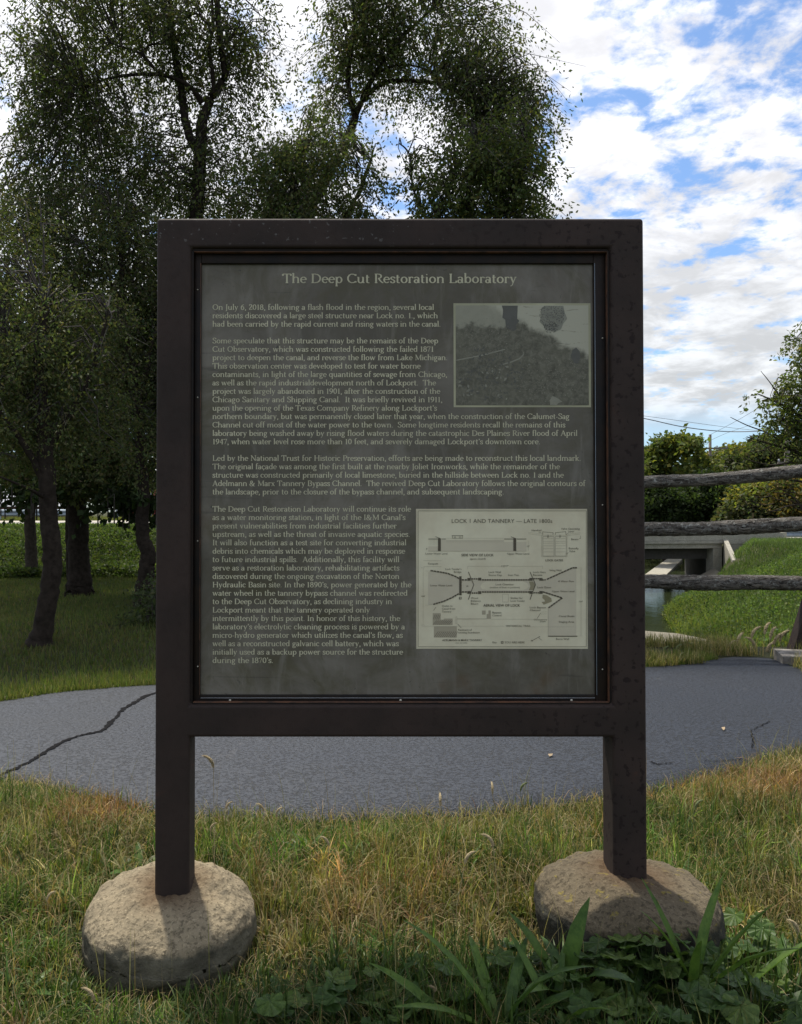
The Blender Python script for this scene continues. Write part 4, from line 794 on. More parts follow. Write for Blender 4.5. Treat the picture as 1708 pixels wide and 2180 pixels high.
def crown(nm, par, lobes, n_twig, per, L, W, cols, droop=.7, twlen=(.3, .8), gap=.42, gs=1.3, skel=None, branch=.12, bmat='twig', spread=.04, seed=0, zmin=None):
    """sprays of leaves hung along twigs, scattered through ellipsoid lobes (px, py, Y, rx, ry in pixels, rd in metres, weight)"""
    r = np.random.default_rng(seed); wts = np.array([l[6]**.35*l[3]*l[4]*1.0 for l in lobes]); wts /= wts.sum(); C = []
    for l, wt in zip(lobes, wts):
        m = int(n_twig*wt*2.2)+4; q = r.normal(size=(m, 3)); q /= np.linalg.norm(q, axis=1, keepdims=True); q *= r.random((m, 1))**(1/2.8)
        c = np.array(P(l[0], l[1], l[2])); k = l[2]/F; c = c+q*np.array([l[3]*k, l[5], l[4]*k])
        keep = vnoise(c+seed, gs) > gap; c = c[keep][:int(n_twig*wt)]; C.append(c)
    C = np.concatenate(C); n = len(C)
    az = r.uniform(0, 2*PI, n); dz = -droop+r.normal(0, .35, n); D = np.stack([np.cos(az), np.sin(az), dz], -1); D /= np.linalg.norm(D, axis=1, keepdims=True)
    TL = r.uniform(*twlen, n)
    t = r.random((n, per)); base = C[:, None]+D[:, None]*(t*TL[:, None])[..., None]; base[..., 2] -= (t**2*TL[:, None]*.35); base += r.normal(0, spread, base.shape)
    ld = D[:, None]*.7+r.normal(0, .6, base.shape); ld[..., 2] -= .25
    tone = np.repeat((.6+.8*vnoise(C+3, .9))[:, None], per, 1).reshape(-1, 1); base = base.reshape(-1, 3); ld = ld.reshape(-1, 3)
    if zmin is not None: kz = base[:, 2] > zmin+.1+.5*(vnoise(base, 1.1)-.5); base, ld, tone = base[kz], ld[kz], tone[kz]; kb = C[:, 2]+D[:, 2]*TL > zmin; C, D, TL = C[kb], D[kb], TL[kb]; n = len(C)
    N_ = len(base)
    V, Fq, T = leaves(base, ld, L*r.uniform(.55, 1.4, N_), W*r.uniform(.55, 1.4, N_), PAL(cols, N_, r)*tone)
    o = mesh_np(nm, V, Fq, M['leaf'], par, tint=T)
    if par: o.matrix_parent_inverse = Matrix.Translation(-Vector(par.location))
    # twigs, thin three-sided
    k = r.random(n) < branch; c0 = C[k]; d0 = D[k]; tl = TL[k]
    if skel is not None and len(c0):
        sk = np.array([tuple(v) for v in skel]); near_ = sk[np.argmin(((c0[:, None]-sk[None])**2).sum(-1), 1)]
    else: near_ = c0-np.array([0, 0, .4])
    near_ = c0+(near_-c0)*np.minimum(1, .55/(np.linalg.norm(near_-c0, axis=1, keepdims=True)+1e-6))
    e = c0+d0*tl[:, None]; mid = (near_+c0)/2+np.array([0, 0, .12])
    Vs = []; Fs = []
    for a_, b_, w0, w1 in ((near_, mid, .012, .009), (mid, c0, .009, .006), (c0, e, .006, .002)):
        dd = b_-a_; s_, u_ = basis(dd/(np.linalg.norm(dd, axis=1, keepdims=True)+1e-9), np.zeros(len(dd)))
        ring = [(math.cos(x), math.sin(x)) for x in (0, 2.1, 4.2)]
        v = np.stack([a_+(s_*c_+u_*z_)*w0 for c_, z_ in ring]+[b_+(s_*c_+u_*z_)*w1 for c_, z_ in ring], 1).reshape(-1, 3)
        b0 = sum(len(x) for x in Vs); ix = b0+np.arange(len(dd))[:, None]*6
        for j in range(3): Fs.append(np.concatenate([ix+j, ix+(j+1) % 3, ix+3+(j+1) % 3, ix+3+j], 1))
        Vs.append(v)
    if len(c0):
        tw = mesh_np('twigs', np.concatenate(Vs), np.concatenate(Fs), M[bmat], par); tw['kind'] = 'stuff'
        if par: tw.matrix_parent_inverse = Matrix.Translation(-Vector(par.location))
    return o
def limbs(par, segs, mat='bark', name0='trunk'):
    """segs: list of (points (px, py, Y), radii px); first is the trunk, others are limbs"""
    sk = []
    for i, (pts, rp) in enumerate(segs):
        c = spline([P(*p) if len(p) == 3 else Vector(p[:3]) for p in pts], 7); Y = [p[2] for p in pts]; rr = lerp_list([r_*y/F for r_, y in zip(rp, Y)], len(c))
        c = [v+Vector((rnd.uniform(-1, 1), rnd.uniform(-1, 1), 0))*rr[k]*.10 for k, v in enumerate(c)]
        o = MB().tube(c, rr, 14 if i == 0 else 9, .05, i, lump=.12).build(name0 if i == 0 else 'limb', M[mat], None, True); child(o, par); sk += c
    return sk
def tree(nm, label, base, cat='tree', group='trees on the lawn beyond the path'):
    o = empty(nm, base); tag(o, label, cat, group); return o
def at(px, Y): x = (px-CX)*Y/F; return (x, Y, hz(x, Y))
def by(px, Y): p = at(px, Y); return CY+(CZ-p[2])*F/Y

# ------------------------------------------------------------------ trees on the left lawn
# leaning near tree
t = tree('locust_tree', 'small-leaved tree with a curved trunk leaning over the lawn, nearest the path', at(84, 7.9)); b0 = by(84, 7.9)
sk = limbs(t, [([(78, b0+12, 7.9), (92, 1340, 7.9), (104, 1270, 7.9), (112, 1190, 7.9), (106, 1110, 7.9), (98, 1000, 7.9), (92, 880, 8.0), (84, 760, 8.1), (96, 640, 8.2)], [32, 21, 20, 20, 19, 18, 15, 12, 8]),
    ([(100, 1040, 7.9), (60, 960, 7.8), (10, 890, 7.7), (-60, 800, 7.6)], [9, 7, 5, 3]), ([(98, 960, 7.9), (150, 880, 8), (200, 780, 8.1), (230, 660, 8.2)], [9, 7, 5, 3]), ([(95, 900, 8), (40, 800, 8.1), (10, 700, 8.2)], [8, 5, 3]), ([(96, 1060, 7.9), (60, 1040, 7.5), (0, 1015, 7.2)], [5, 3, 2])])
crown('crown', t, [(40, 640, 8.3, 150, 170, .9, 1), (120, 840, 8.2, 150, 170, .9, 1.2), (10, 880, 8.0, 110, 170, .9, 1), (60, 990, 8.0, 140, 70, .8, .7), (-40, 720, 8.1, 90, 260, .8, .7), (160, 660, 8.4, 120, 160, .8, .9), (0, 470, 8.6, 110, 130, .8, .5)], 1500, 26, .042, .020, G_DARK, gap=.36, skel=sk, branch=.15, seed=1, zmin=1.52, twlen=(.2, .55))
# thick dark trunk
t = tree('maple_tree', 'big tree with the thickest straight dark trunk and flared base', at(168, 12.7)); b0 = by(168, 12.7)
sk = limbs(t, [([(166, b0+10, 12.7), (168, b0-14, 12.7), (168, 1215, 12.7), (166, 1120, 12.7), (162, 1040, 12.7), (160, 940, 12.7), (150, 800, 12.8), (150, 640, 12.9)], [38, 28, 23, 21, 19, 17, 13, 8]),
    ([(160, 1000, 12.7), (210, 930, 12.5), (280, 870, 12.4), (340, 840, 12.3)], [9, 8, 7, 5]), ([(330, 900, 12), (290, 840, 12.2), (220, 770, 12.4), (150, 730, 12.6), (90, 720, 12.8)], [12, 10, 8, 6, 4]), ([(160, 930, 12.7), (100, 830, 12.7), (50, 700, 12.7)], [8, 6, 4])])
crown('crown', t, [(170, 960, 12.6, 190, 95, 1.6, 1.2), (240, 820, 12.6, 170, 150, 1.6, 1.2), (120, 740, 12.9, 200, 150, 1.6, 1.1), (60, 900, 13, 170, 140, 1.5, 1), (300, 690, 12.8, 150, 160, 1.5, 1.0), (210, 1035, 12.2, 130, 40, 1.2, .45), (420, 800, 12.8, 120, 220, 1.2, .5)], 1900, 26, .085, .055, G_DARK, droop=.4, gap=.36, skel=sk, branch=.12, seed=2, zmin=1.52, twlen=(.3, .8))
# maple sprays hanging low
crown('low_branches', t, [(318, 1058, 11.2, 50, 20, .5, 1), (262, 1048, 11.2, 40, 22, .5, .8), (210, 1072, 11.2, 14, 14, .3, .25), (60, 1040, 11.2, 90, 14, .5, .6)], 80, 20, .095, .085, [(.03, .045, .018)], droop=.6, gap=.2, branch=.4, seed=3, twlen=(.15, .4))
# tree with kinked trunk beside the sign
t = tree('kinked_tree', 'dark kinked trunk rising close beside the sign post with a leafy bush at its foot', at(314, 10.8)); b0 = by(314, 10.8)
sk = limbs(t, [([(302, b0+8, 10.8), (304, b0-30, 10.8), (312, 1215, 10.8), (316, 1180, 10.8), (306, 1150, 10.8), (303, 1100, 10.8), (306, 1050, 10.8), (300, 960, 10.8), (292, 840, 10.8), (276, 760, 10.9), (262, 660, 11), (258, 560, 11.1), (252, 470, 11.2)], [19, 18, 17, 16, 15, 14, 13, 11, 9, 8, 7, 5, 3]),
    ([(292, 840, 10.8), (310, 790, 10.8), (326, 720, 10.8)], [6, 5, 3]), ([(276, 760, 10.9), (240, 620, 11), (226, 540, 11)], [5, 4, 2])])
crown('crown', t, [(290, 560, 11.2, 150, 140, 1.2, 1), (300, 760, 11.1, 110, 170, 1.1, 1), (310, 950, 11, 90, 90, 1, .8), (170, 490, 11.4, 170, 120, 1.2, 1), (50, 540, 11.4, 120, 120, 1.2, 1), (400, 600, 11.4, 120, 140, 1.1, .5), (400, 860, 11.4, 110, 200, 1.1, .4)], 1500, 28, .055, .030, G_DARK, gap=.36, skel=sk, branch=.2, seed=4, zmin=1.52, twlen=(.25, .7))
# slim trunks further back
for px, Y, w_, lab, sd_, lob in ((68, 16.2, 13, 'slim grey straight trunk at the foot of the vine-covered bank', 5, [(50, 1000, 16.2, 120, 75, 1.4, 1), (20, 840, 16.3, 120, 130, 1.4, .8), (90, 720, 16.5, 130, 150, 1.4, .8)]), (151, 15.0, 9, 'thin trunk half hidden behind the thickest dark trunk', 6, [(180, 960, 15.2, 110, 80, 1.2, 1), (230, 1000, 15, 90, 50, 1, .6)])):
    t = tree('slim_tree', lab, at(px, Y)); b0 = by(px, Y)
    sk = limbs(t, [([(px+2, b0+6, Y), (px, b0-20, Y), (px-4, 1120, Y), (px-2, 1040, Y), (px-6, 900, Y)], [w_*1.3, w_, w_*.9, w_*.8, w_*.5])], 'bark_light' if sd_ == 5 else 'bark')
    crown('crown', t, lob, 620, 24, .09, .05, G_DARK, gap=.34, skel=sk, branch=.12, seed=sd_, zmin=1.5, twlen=(.3, .8))
# tall tree with forked top
t = tree('tall_tree', 'tall airy tree whose straight trunk forks high above the top rail of the sign', at(412, 12.2)); b0 = by(412, 12.2)
sk = limbs(t, [([(416, b0+8, 12.2), (416, 1100, 12.2), (414, 800, 12.2), (414, 600, 12.2), (418, 470, 12.2), (424, 400, 12.2), (425, 340, 12.2), (432, 250, 12.2)], [34, 26, 23, 19, 16, 14, 14, 11]),
    ([(424, 330, 12.3), (404, 290, 12.3), (392, 240, 12.3), (386, 190, 12.4), (372, 110, 12.4), (362, 50, 12.5), (345, -10, 12.6), (330, -120, 12.7)], [9, 9, 8.5, 8, 7.5, 7, 6, 4]),
    ([(432, 250, 12.2), (452, 205, 12.2), (476, 170, 12.2), (478, 150, 12.2), (468, 80, 12.2), (462, 0, 12.3), (465, -120, 12.4)], [10, 9.5, 8, 7, 6.5, 6, 4]),
    ([(456, 200, 12.1), (452, 150, 12.1), (446, 100, 12.1), (454, 50, 12.1), (448, -40, 12.1)], [5.5, 4.5, 4, 3.5, 2]),
    ([(430, 220, 12.2), (410, 190, 12.1), (380, 170, 12), (340, 155, 12), (300, 115, 12), (260, 100, 12)], [6.5, 5, 4.5, 3.5, 3, 2]),
    ([(345, 160, 12), (300, 158, 12), (240, 165, 12), (180, 185, 12)], [4, 3.5, 3, 2]), ([(300, 115, 12), (320, 96, 12), (350, 92, 12)], [2.5, 2, 1.5]), ([(370, 50, 12.4), (400, 35, 12.3), (420, 30, 12.2), (440, 50, 12.1)], [3, 2.5, 2.5, 2]), ([(366, 50, 12.4), (362, 0, 12.3), (362, -60, 12.3)], [4, 3.5, 2.5])])
crown('crown', t, [(170, 70, 12.2, 120, 100, 1.2, 1.2), (120, 190, 12.2, 100, 95, 1.2, 1.0), (280, 30, 12.2, 130, 80, 1.2, .8), (60, 240, 12.2, 55, 90, .9, .3), (490, 20, 12.2, 110, 90, 1.0, 1.15), (420, 130, 12.6, 90, 90, .9, .35), (540, 90, 12.2, 60, 80, .8, .55), (560, 170, 12.2, 40, 60, .6, .18), (490, 260, 12.2, 80, 70, .9, .55), (330, 320, 12.4, 150, 90, 1.1, 1.2), (170, 320, 12.4, 150, 110, 1.1, 1.4), (60, 400, 12.4, 90, 90, 1.0, .8), (450, 400, 12.4, 130, 70, 1, .8), (270, 230, 12.4, 120, 50, .9, .4), (510, 330, 12.4, 60, 80, .8, .4), (300, -120, 12.3, 230, 110, 1.4, .8), (230, 140, 12.5, 190, 130, 1.3, .5), (360, 60, 12.5, 200, 90, 1.3, .4), (250, 420, 12.5, 260, 80, 1.3, 1), (60, 130, 12.4, 70, 80, 1, .3)], 3100, 21, .064, .030, G_DARK+G_MID[:2], droop=.9, gap=.40, gs=2.3, skel=sk, branch=.3, seed=7, twlen=(.35, 1.1))
# second tall tree, leaning right
t = tree('leaning_tree', 'tall airy tree leaning to one side with two long forked limbs against the clouds', at(600, 12.8)); b0 = by(600, 12.8)
sk = limbs(t, [([(560, b0+8, 12.8), (575, 1000, 12.8), (590, 700, 12.8), (640, 470, 12.8), (668, 420, 12.8), (712, 350, 12.8), (742, 290, 12.8), (757, 246, 12.8)], [26, 24, 22, 17, 14, 11, 9, 8.5]),
    ([(757, 246, 12.8), (746, 210, 12.8), (742, 160, 12.8), (750, 100, 12.8), (775, 50, 12.8), (792, -10, 12.8), (800, -110, 12.9)], [6.5, 5.5, 5, 4.5, 4, 3.5, 2]),
    ([(757, 246, 12.8), (774, 205, 12.8), (800, 155, 12.7), (840, 100, 12.6), (870, 66, 12.6), (920, 20, 12.5)], [7, 6, 5.5, 5, 4, 2]),
    ([(776, 210, 12.8), (800, 186, 12.7), (838, 172, 12.6), (900, 174, 12.5), (950, 184, 12.4), (1010, 220, 12.3)], [5, 5, 4.5, 4, 3, 2]), ([(800, 158, 12.7), (840, 140, 12.6), (890, 142, 12.5), (930, 160, 12.5)], [3, 2.5, 2, 1.5]), ([(1000, 212, 12.3), (1040, 260, 12.2), (1060, 330, 12.2)], [2, 2, 1.2]), ([(750, 260, 12.8), (765, 225, 12.9), (790, 208, 12.9)], [3.5, 2.5, 1.5])])
crown('crown', t, [(860, 20, 12.6, 160, 90, 1.3, 1.2), (1000, 60, 12.4, 80, 90, 1.1, .9), (1000, 170, 12.3, 110, 85, 1.1, 1.35), (1080, 220, 12.3, 75, 95, .9, 1.1), (740, 50, 12.8, 90, 80, 1, .7), (715, 150, 12.8, 50, 65, .8, .32), (790, 110, 12.8, 70, 70, .8, .4), (900, 120, 12.5, 90, 70, .9, .5), (1040, 300, 12.3, 55, 60, .8, .4), (880, -120, 12.5, 190, 100, 1.3, .7), (700, 210, 12.8, 40, 50, .5, .12), (1080, 60, 12.4, 40, 60, .7, .3), (1110, 190, 12.3, 50, 60, .7, .3)], 2050, 21, .064, .030, G_DARK+G_MID[:1], droop=.95, gap=.40, gs=2.3, skel=sk, branch=.3, seed=8, twlen=(.35, 1.1))
# dense round tree behind the middle of the top rail
t = tree('round_tree', 'dense dark rounded tree low between the two tall airy ones, above the sign', at(700, 11.6)); b0 = by(700, 11.6)
sk = limbs(t, [([(700, b0+8, 11.6), (690, 900, 11.6), (670, 600, 11.6), (640, 470, 11.6), (620, 360, 11.6)], [20, 17, 13, 8, 4]), ([(670, 560, 11.6), (730, 470, 11.6), (760, 420, 11.6), (790, 340, 11.6)], [8, 6, 5, 3])])
crown('crown', t, [(690, 350, 11.7, 100, 70, 1, 1), (620, 400, 11.8, 110, 90, 1.1, 1.1), (760, 400, 11.7, 90, 85, 1, 1.1), (680, 290, 11.7, 50, 70, .7, .4), (560, 440, 11.9, 90, 60, 1, .6), (690, 520, 11.7, 170, 130, 1.2, .8), (800, 330, 11.7, 40, 40, .5, .2), (600, 330, 11.8, 50, 50, .5, .25)], 1500, 24, .058, .028, G_DARK+G_MID[:1], gap=.36, skel=sk, branch=.2, seed=9, twlen=(.25, .6))
# lighter tree ending at the right
t = tree('open_tree', 'loose lighter-leaved tree ending the row, its edge against the cloudy sky', at(1000, 11)); b0 = by(1000, 11)
sk = limbs(t, [([(980, b0+8, 11), (980, 900, 11), (975, 600, 11), (990, 470, 11), (1000, 380, 11), (1010, 290, 11)], [18, 15, 11, 6, 4, 2]), ([(975, 560, 11), (910, 470, 11), (880, 400, 11), (872, 330, 11), (850, 305, 11)], [6, 3.5, 2.5, 2, 1.2]), ([(975, 600, 11), (1060, 470, 11), (1110, 370, 11), (1130, 300, 11)], [6, 4, 3, 2]), ([(925, 470, 11), (960, 400, 11), (970, 330, 11)], [3, 2, 1.5])])
crown('crown', t, [(1050, 390, 11, 110, 100, 1, 1.3), (1120, 400, 11, 60, 90, .8, .7), (1090, 300, 11, 75, 90, .8, .8), (1000, 320, 11, 70, 70, .8, .55), (900, 400, 11, 60, 80, .7, .35), (960, 440, 11, 90, 50, .8, .6), (1165, 440, 11, 24, 30, .3, .12), (880, 330, 11, 40, 30, .4, .08), (1020, 530, 11, 150, 110, 1, .6)], 1200, 18, .062, .030, G_MID+G_DARK[:2], droop=.7, gap=.38, gs=1.7, skel=sk, branch=.45, seed=10, twlen=(.25, .6))
# leafy bush at the kinked trunk
def bush(nm, label, base, lobes, n, per, L, W, cols, seed, group=None, cat='bush', gap=.35, droop=0, branch=.15, gs=1.3, twlen=(.2, .5), spread=.06):
    o = empty(nm, base); tag(o, label, cat, group); crown('foliage', o, lobes, n, per, L, W, cols, droop=droop, gap=gap, seed=seed, branch=branch, gs=gs, twlen=twlen, spread=spread); return o
bush('lawn_bush', 'sparse pale-leaved bush at the foot of the kinked trunk', at(330, 9.4), [(325, 1310, 9.4, 40, 90, .5, 1), (345, 1240, 9.5, 30, 60, .4, .5), (350, 1380, 9.2, 50, 50, .5, .6)], 170, 16, .062, .03, [(.09, .11, .06), (.06, .08, .04), (.05, .065, .03)], 12)

# ------------------------------------------------------------------ trees and shrubs across the canal, beyond the road
def rtree(nm, label, px, Y, lobes, n, per, L, W, cols, seed, trunk_w=10, gap=.33, top=1000, mat='bark', branch=.0):
    o = empty(nm, at(px, Y)); tag(o, label, 'tree' if trunk_w else 'bush', 'trees and shrubs beyond the road'); b0 = by(px, Y)
    sk = None
    if trunk_w: sk = limbs(o, [([(px, b0, Y), (px+2, (b0+top)/2, Y), (px-2, top, Y)], [trunk_w, trunk_w*.8, trunk_w*.4]), ([(px, (b0+top)/2+10, Y), (px-20, top+10, Y)], [trunk_w*.5, trunk_w*.2]), ([(px, (b0+top)/2, Y), (px+22, top, Y)], [trunk_w*.5, trunk_w*.2])], mat)
    crown('crown' if trunk_w else 'foliage', o, lobes, n, per, L, W, cols, droop=.05, gap=gap, gs=.7, seed=seed, branch=branch, twlen=(.3, .7), skel=sk, spread=.16); return o
rtree('field_maple', 'rounded yellow-green tree standing just beside the sign above the log rails', 1420, 44, [(1442, 957, 44, 48, 26, 2, 1.2), (1398, 978, 44, 36, 26, 2, 1), (1462, 985, 44, 44, 30, 2, .8), (1430, 1010, 44, 80, 25, 2, 1), (1360, 1005, 44, 40, 26, 2, .5)], 750, 26, .26, .17, G_MID+G_YEL[:2]+G_YEL[3:], 21, top=985)
rtree('yellow_tree', 'yellowish tree behind the slim utility pole', 1540, 66, [(1560, 974, 66, 48, 22, 3, 1), (1590, 962, 66, 40, 18, 3, .6), (1520, 984, 66, 40, 20, 3, .8)], 420, 22, .36, .24, G_YEL, 22, top=960)
rtree('dark_tree', 'dark green tree with a bumpy top beyond the thick utility pole', 1610, 50, [(1588, 968, 50, 34, 26, 2, 1), (1632, 962, 50, 44, 28, 2, 1), (1690, 980, 50, 50, 34, 2, 1), (1610, 998, 50, 70, 26, 2, 1)], 620, 26, .28, .17, G_DARK, 23, top=980)
bl = [(1395, 1066, 39, 40, 38, 'round dark green shrub touching the sign post'), (1450, 1070, 39.5, 45, 36, 'broad dark green shrub under the middle of the top log'), (1512, 1056, 40, 45, 46, 'tall dark green shrub below the slim utility pole'), (1565, 1064, 39, 40, 40, 'rounded mid green shrub in the middle of the hedge beyond the road')]
for i, (px, py, Y, rx, ry, lab) in enumerate(bl):
    rtree('hedge_shrub', lab, px, Y, [(px, py, Y, rx, ry, 1.4, 1), (px+rnd.randint(-12, 12), py-ry*.45, Y, rx*.7, ry*.6, 1.2, .5), (px, py+26, Y, rx*1.1, 24, 1.2, .5)], 330, 26, .20, .12, [(.040, .060, .022), (.050, .078, .026), (.032, .050, .02)], 30+i, trunk_w=0, gap=.3)
rtree('yellowing_shrub', 'bright yellow-leaved shrub below the thick utility pole', 1620, 36, [(1622, 1046, 36, 45, 22, 1.3, 1), (1600, 1062, 36, 25, 12, 1, .4), (1660, 1050, 36, 30, 24, 1.1, .5)], 220, 24, .20, .13, G_YEL, 40, trunk_w=0)
rtree('dark_shrub', 'near-black shrub under the yellow leaves beside the guardrail', 1632, 35.5, [(1630, 1085, 35.5, 45, 26, 1.3, 1), (1590, 1085, 36, 40, 25, 1.2, .6)], 260, 26, .19, .11, G_DARK, 41, trunk_w=0)
rtree('autumn_shrub', 'olive and orange tinged shrub at the far edge of the hedge', 1690, 34, [(1690, 1065, 34, 40, 45, 1.3, 1), (1720, 1090, 34, 40, 35, 1.3, .7)], 330, 26, .19, .12, [(.12, .10, .03), (.07, .085, .028), (.17, .12, .03), (.05, .06, .02)], 42, trunk_w=0)
rtree('far_hedge', 'green hedge continuing behind the sign along the road', 1280, 41, [(1220, 1050, 41, 120, 50, 1.6, 1), (1320, 1060, 41, 50, 48, 1.5, .6)], 420, 26, .24, .15, G_DARK+G_MID, 43, trunk_w=0)
rtree('hidden_tree', 'green tree standing past the frame beside the olive shrub', 1790, 37, [(1790, 1030, 37, 90, 80, 2, 1)], 420, 24, .24, .15, G_DARK+G_MID, 44, top=1000)
rtree('canal_thicket', 'dark thicket seen through the bridge opening', 1400, 47, [(1350, 1150, 47, 60, 34, 1.5, 1), (1430, 1145, 47, 50, 34, 1.5, 1), (1400, 1175, 46, 90, 16, 1.5, 1), (1500, 1140, 47, 60, 30, 1.5, 1)], 420, 26, .2, .13, G_DARK, 45, trunk_w=0)
# half-bare tree leaning in from the right
t = tree('half_bare_tree', 'half-bare tree reaching in over the fence with green leaves and grey dead twigs', at(1790, 17), group='trees and shrubs beyond the road'); b0 = by(1790, 17)
segs = [([(1790, b0, 17), (1788, 1100, 17), (1770, 950, 17), (1740, 800, 17), (1720, 690, 17)], [16, 14, 11, 7, 3]), ([(1780, 1040, 17), (1740, 990, 17), (1690, 960, 17), (1640, 945, 17), (1590, 930, 16.8)], [7, 5, 3.5, 2.2, 1]), ([(1768, 950, 17), (1720, 900, 17), (1680, 870, 17), (1640, 850, 17), (1612, 838, 17)], [6, 4, 2.6, 1.8, 1]),
    ([(1780, 1050, 17), (1730, 1030, 17), (1670, 1020, 17), (1600, 1012, 17)], [5, 3, 2, .8]), ([(1770, 1000, 17), (1700, 985, 17), (1640, 990, 17), (1580, 975, 17)], [4, 2.4, 1.6, .7]), ([(1690, 960, 17), (1640, 925, 17), (1590, 905, 17), (1555, 888, 17)], [2.5, 1.6, 1.1, .6]), ([(1700, 900, 17), (1672, 860, 17), (1640, 815, 17), (1620, 790, 17)], [2.5, 1.5, 1, .5]), ([(1650, 945, 17), (1620, 960, 17), (1590, 962, 17)], [1.4, 1, .5]), ([(1740, 1080, 17), (1690, 1075, 17), (1640, 1090, 17)], [3, 1.6, .7]), ([(1730, 1120, 17), (1690, 1060, 17), (1650, 1048, 17)], [3, 1.6, .7])]
for i in range(26):
    x, y = rnd.uniform(1600, 1700), rnd.uniform(900, 1100); segs.append(([(x+40, y+rnd.uniform(0, 20), 17), (x+15, y+rnd.uniform(-6, 10), 17), (x-rnd.uniform(10, 30), y-rnd.uniform(0, 22), 17)], [1.2, .8, .4]))
sk = limbs(t, segs, 'bark_light')
crown('crown', t, [(1700, 850, 17, 50, 70, .8, 1.3), (1715, 760, 17, 35, 80, .8, .9), (1640, 848, 17, 34, 16, .5, .28), (1690, 930, 17, 45, 55, .7, 1.0), (1600, 838, 17, 18, 9, .2, .06), (1720, 700, 17, 22, 30, .4, .3), (1650, 880, 17, 30, 16, .4, .2), (1690, 975, 17, 30, 20, .4, .3), (1625, 935, 17, 30, 14, .4, .08), (1790, 850, 17, 80, 160, 1.2, 1)], 680, 16, .095, .048, G_MID+G_DARK[:1], droop=.5, gap=.34, gs=1.4, skel=sk, branch=.35, seed=50, twlen=(.25, .6))

# ------------------------------------------------------------------ grass and ground cover
def blades(nm, X, Y, Z, H, W, cols, lean=.5, segs=3, kind=True, tone=None, flat=0.0, r=rng, mat='blade', wind=(0, 0)):
    n = len(X); az = r.uniform(0, 2*PI, n); le = np.abs(r.normal(0, lean, n))+flat; H = np.broadcast_to(H, (n,)); W = np.broadcast_to(W, (n,))
    dx, dy = np.cos(az)+wind[0], np.sin(az)+wind[1]; fa = az+PI/2+r.normal(0, .6, n); sx_, sy_ = np.cos(fa), np.sin(fa)
    V = np.zeros((n, segs*2+1, 3)); ang = np.zeros(n); px_, py_, pz_ = X.copy(), Y.copy(), Z.copy()
    st = H/segs
    for i in range(segs+1):
        wd = W*(1-(i/segs)**1.6)*.5+.0002
        if i < segs:
            V[:, 2*i, 0] = px_-sx_*wd; V[:, 2*i, 1] = py_-sy_*wd; V[:, 2*i, 2] = pz_
            V[:, 2*i+1, 0] = px_+sx_*wd; V[:, 2*i+1, 1] = py_+sy_*wd; V[:, 2*i+1, 2] = pz_
        else: V[:, 2*i, 0] = px_; V[:, 2*i, 1] = py_; V[:, 2*i, 2] = pz_
        a_ = np.minimum(le*(.5+i*.75), 1.75); px_ = px_+dx*np.sin(a_)*st; py_ = py_+dy*np.sin(a_)*st; pz_ = np.maximum(pz_+np.cos(a_)*st, Z+.004)
    b0 = np.arange(n)[:, None]*(2*segs+1); Fq = [np.concatenate([b0+2*i, b0+2*i+1, b0+2*i+3, b0+2*i+2], 1) for i in range(segs-1)]
    Fq.append(np.concatenate([b0+2*segs-2, b0+2*segs-1, b0+2*segs, b0+2*segs], 1))
    T = PAL(cols, n, r) if not callable(cols) else cols(X, Y, n)
    if tone is not None: T = T*tone[:, None]
    T = np.repeat(T, 2*segs+1, 0)
    # split off triangles to avoid degenerate quads
    me_v = V.reshape(-1, 3); q = np.concatenate(Fq[:-1]) if segs > 1 else np.zeros((0, 4), int); tr = Fq[-1][:, :3]
    me = bpy.data.meshes.new(nm); me.vertices.add(len(me_v)); me.vertices.foreach_set('co', me_v.astype(np.float32).ravel())
    me.loops.add(q.size+tr.size); me.loops.foreach_set('vertex_index', np.concatenate([q.ravel(), tr.ravel()]).astype(np.int32))
    me.polygons.add(len(q)+len(tr)); me.polygons.foreach_set('loop_start', np.concatenate([np.arange(len(q))*4, q.size+np.arange(len(tr))*3]).astype(np.int32)); me.update(calc_edges=True)
    at_ = me.attributes.new('tint', 'FLOAT_COLOR', 'POINT'); c4 = np.ones((len(me_v), 4), np.float32); c4[:, :3] = T; at_.data.foreach_set('color', c4.ravel())
    me.materials.append(M[mat]); o = bpy.data.objects.new(nm, me); col.objects.link(o)
    if kind: o['kind'] = 'stuff'
    return o
def v2(x, y, s, o=0): return vnoise(np.stack([x, y, np.full_like(x, o)], -1), s)
STRAW = [(.34, .26, .13), (.28, .215, .10), (.24, .17, .075), (.37, .30, .17)]; OLIVE = [(.15, .15, .045), (.12, .13, .035), (.18, .165, .06)]; GREEN = [(.085, .15, .032), (.065, .12, .028), (.12, .17, .04), (.06, .10, .035)]; REDDY = [(.26, .145, .07), (.21, .125, .06), (.31, .19, .09)]
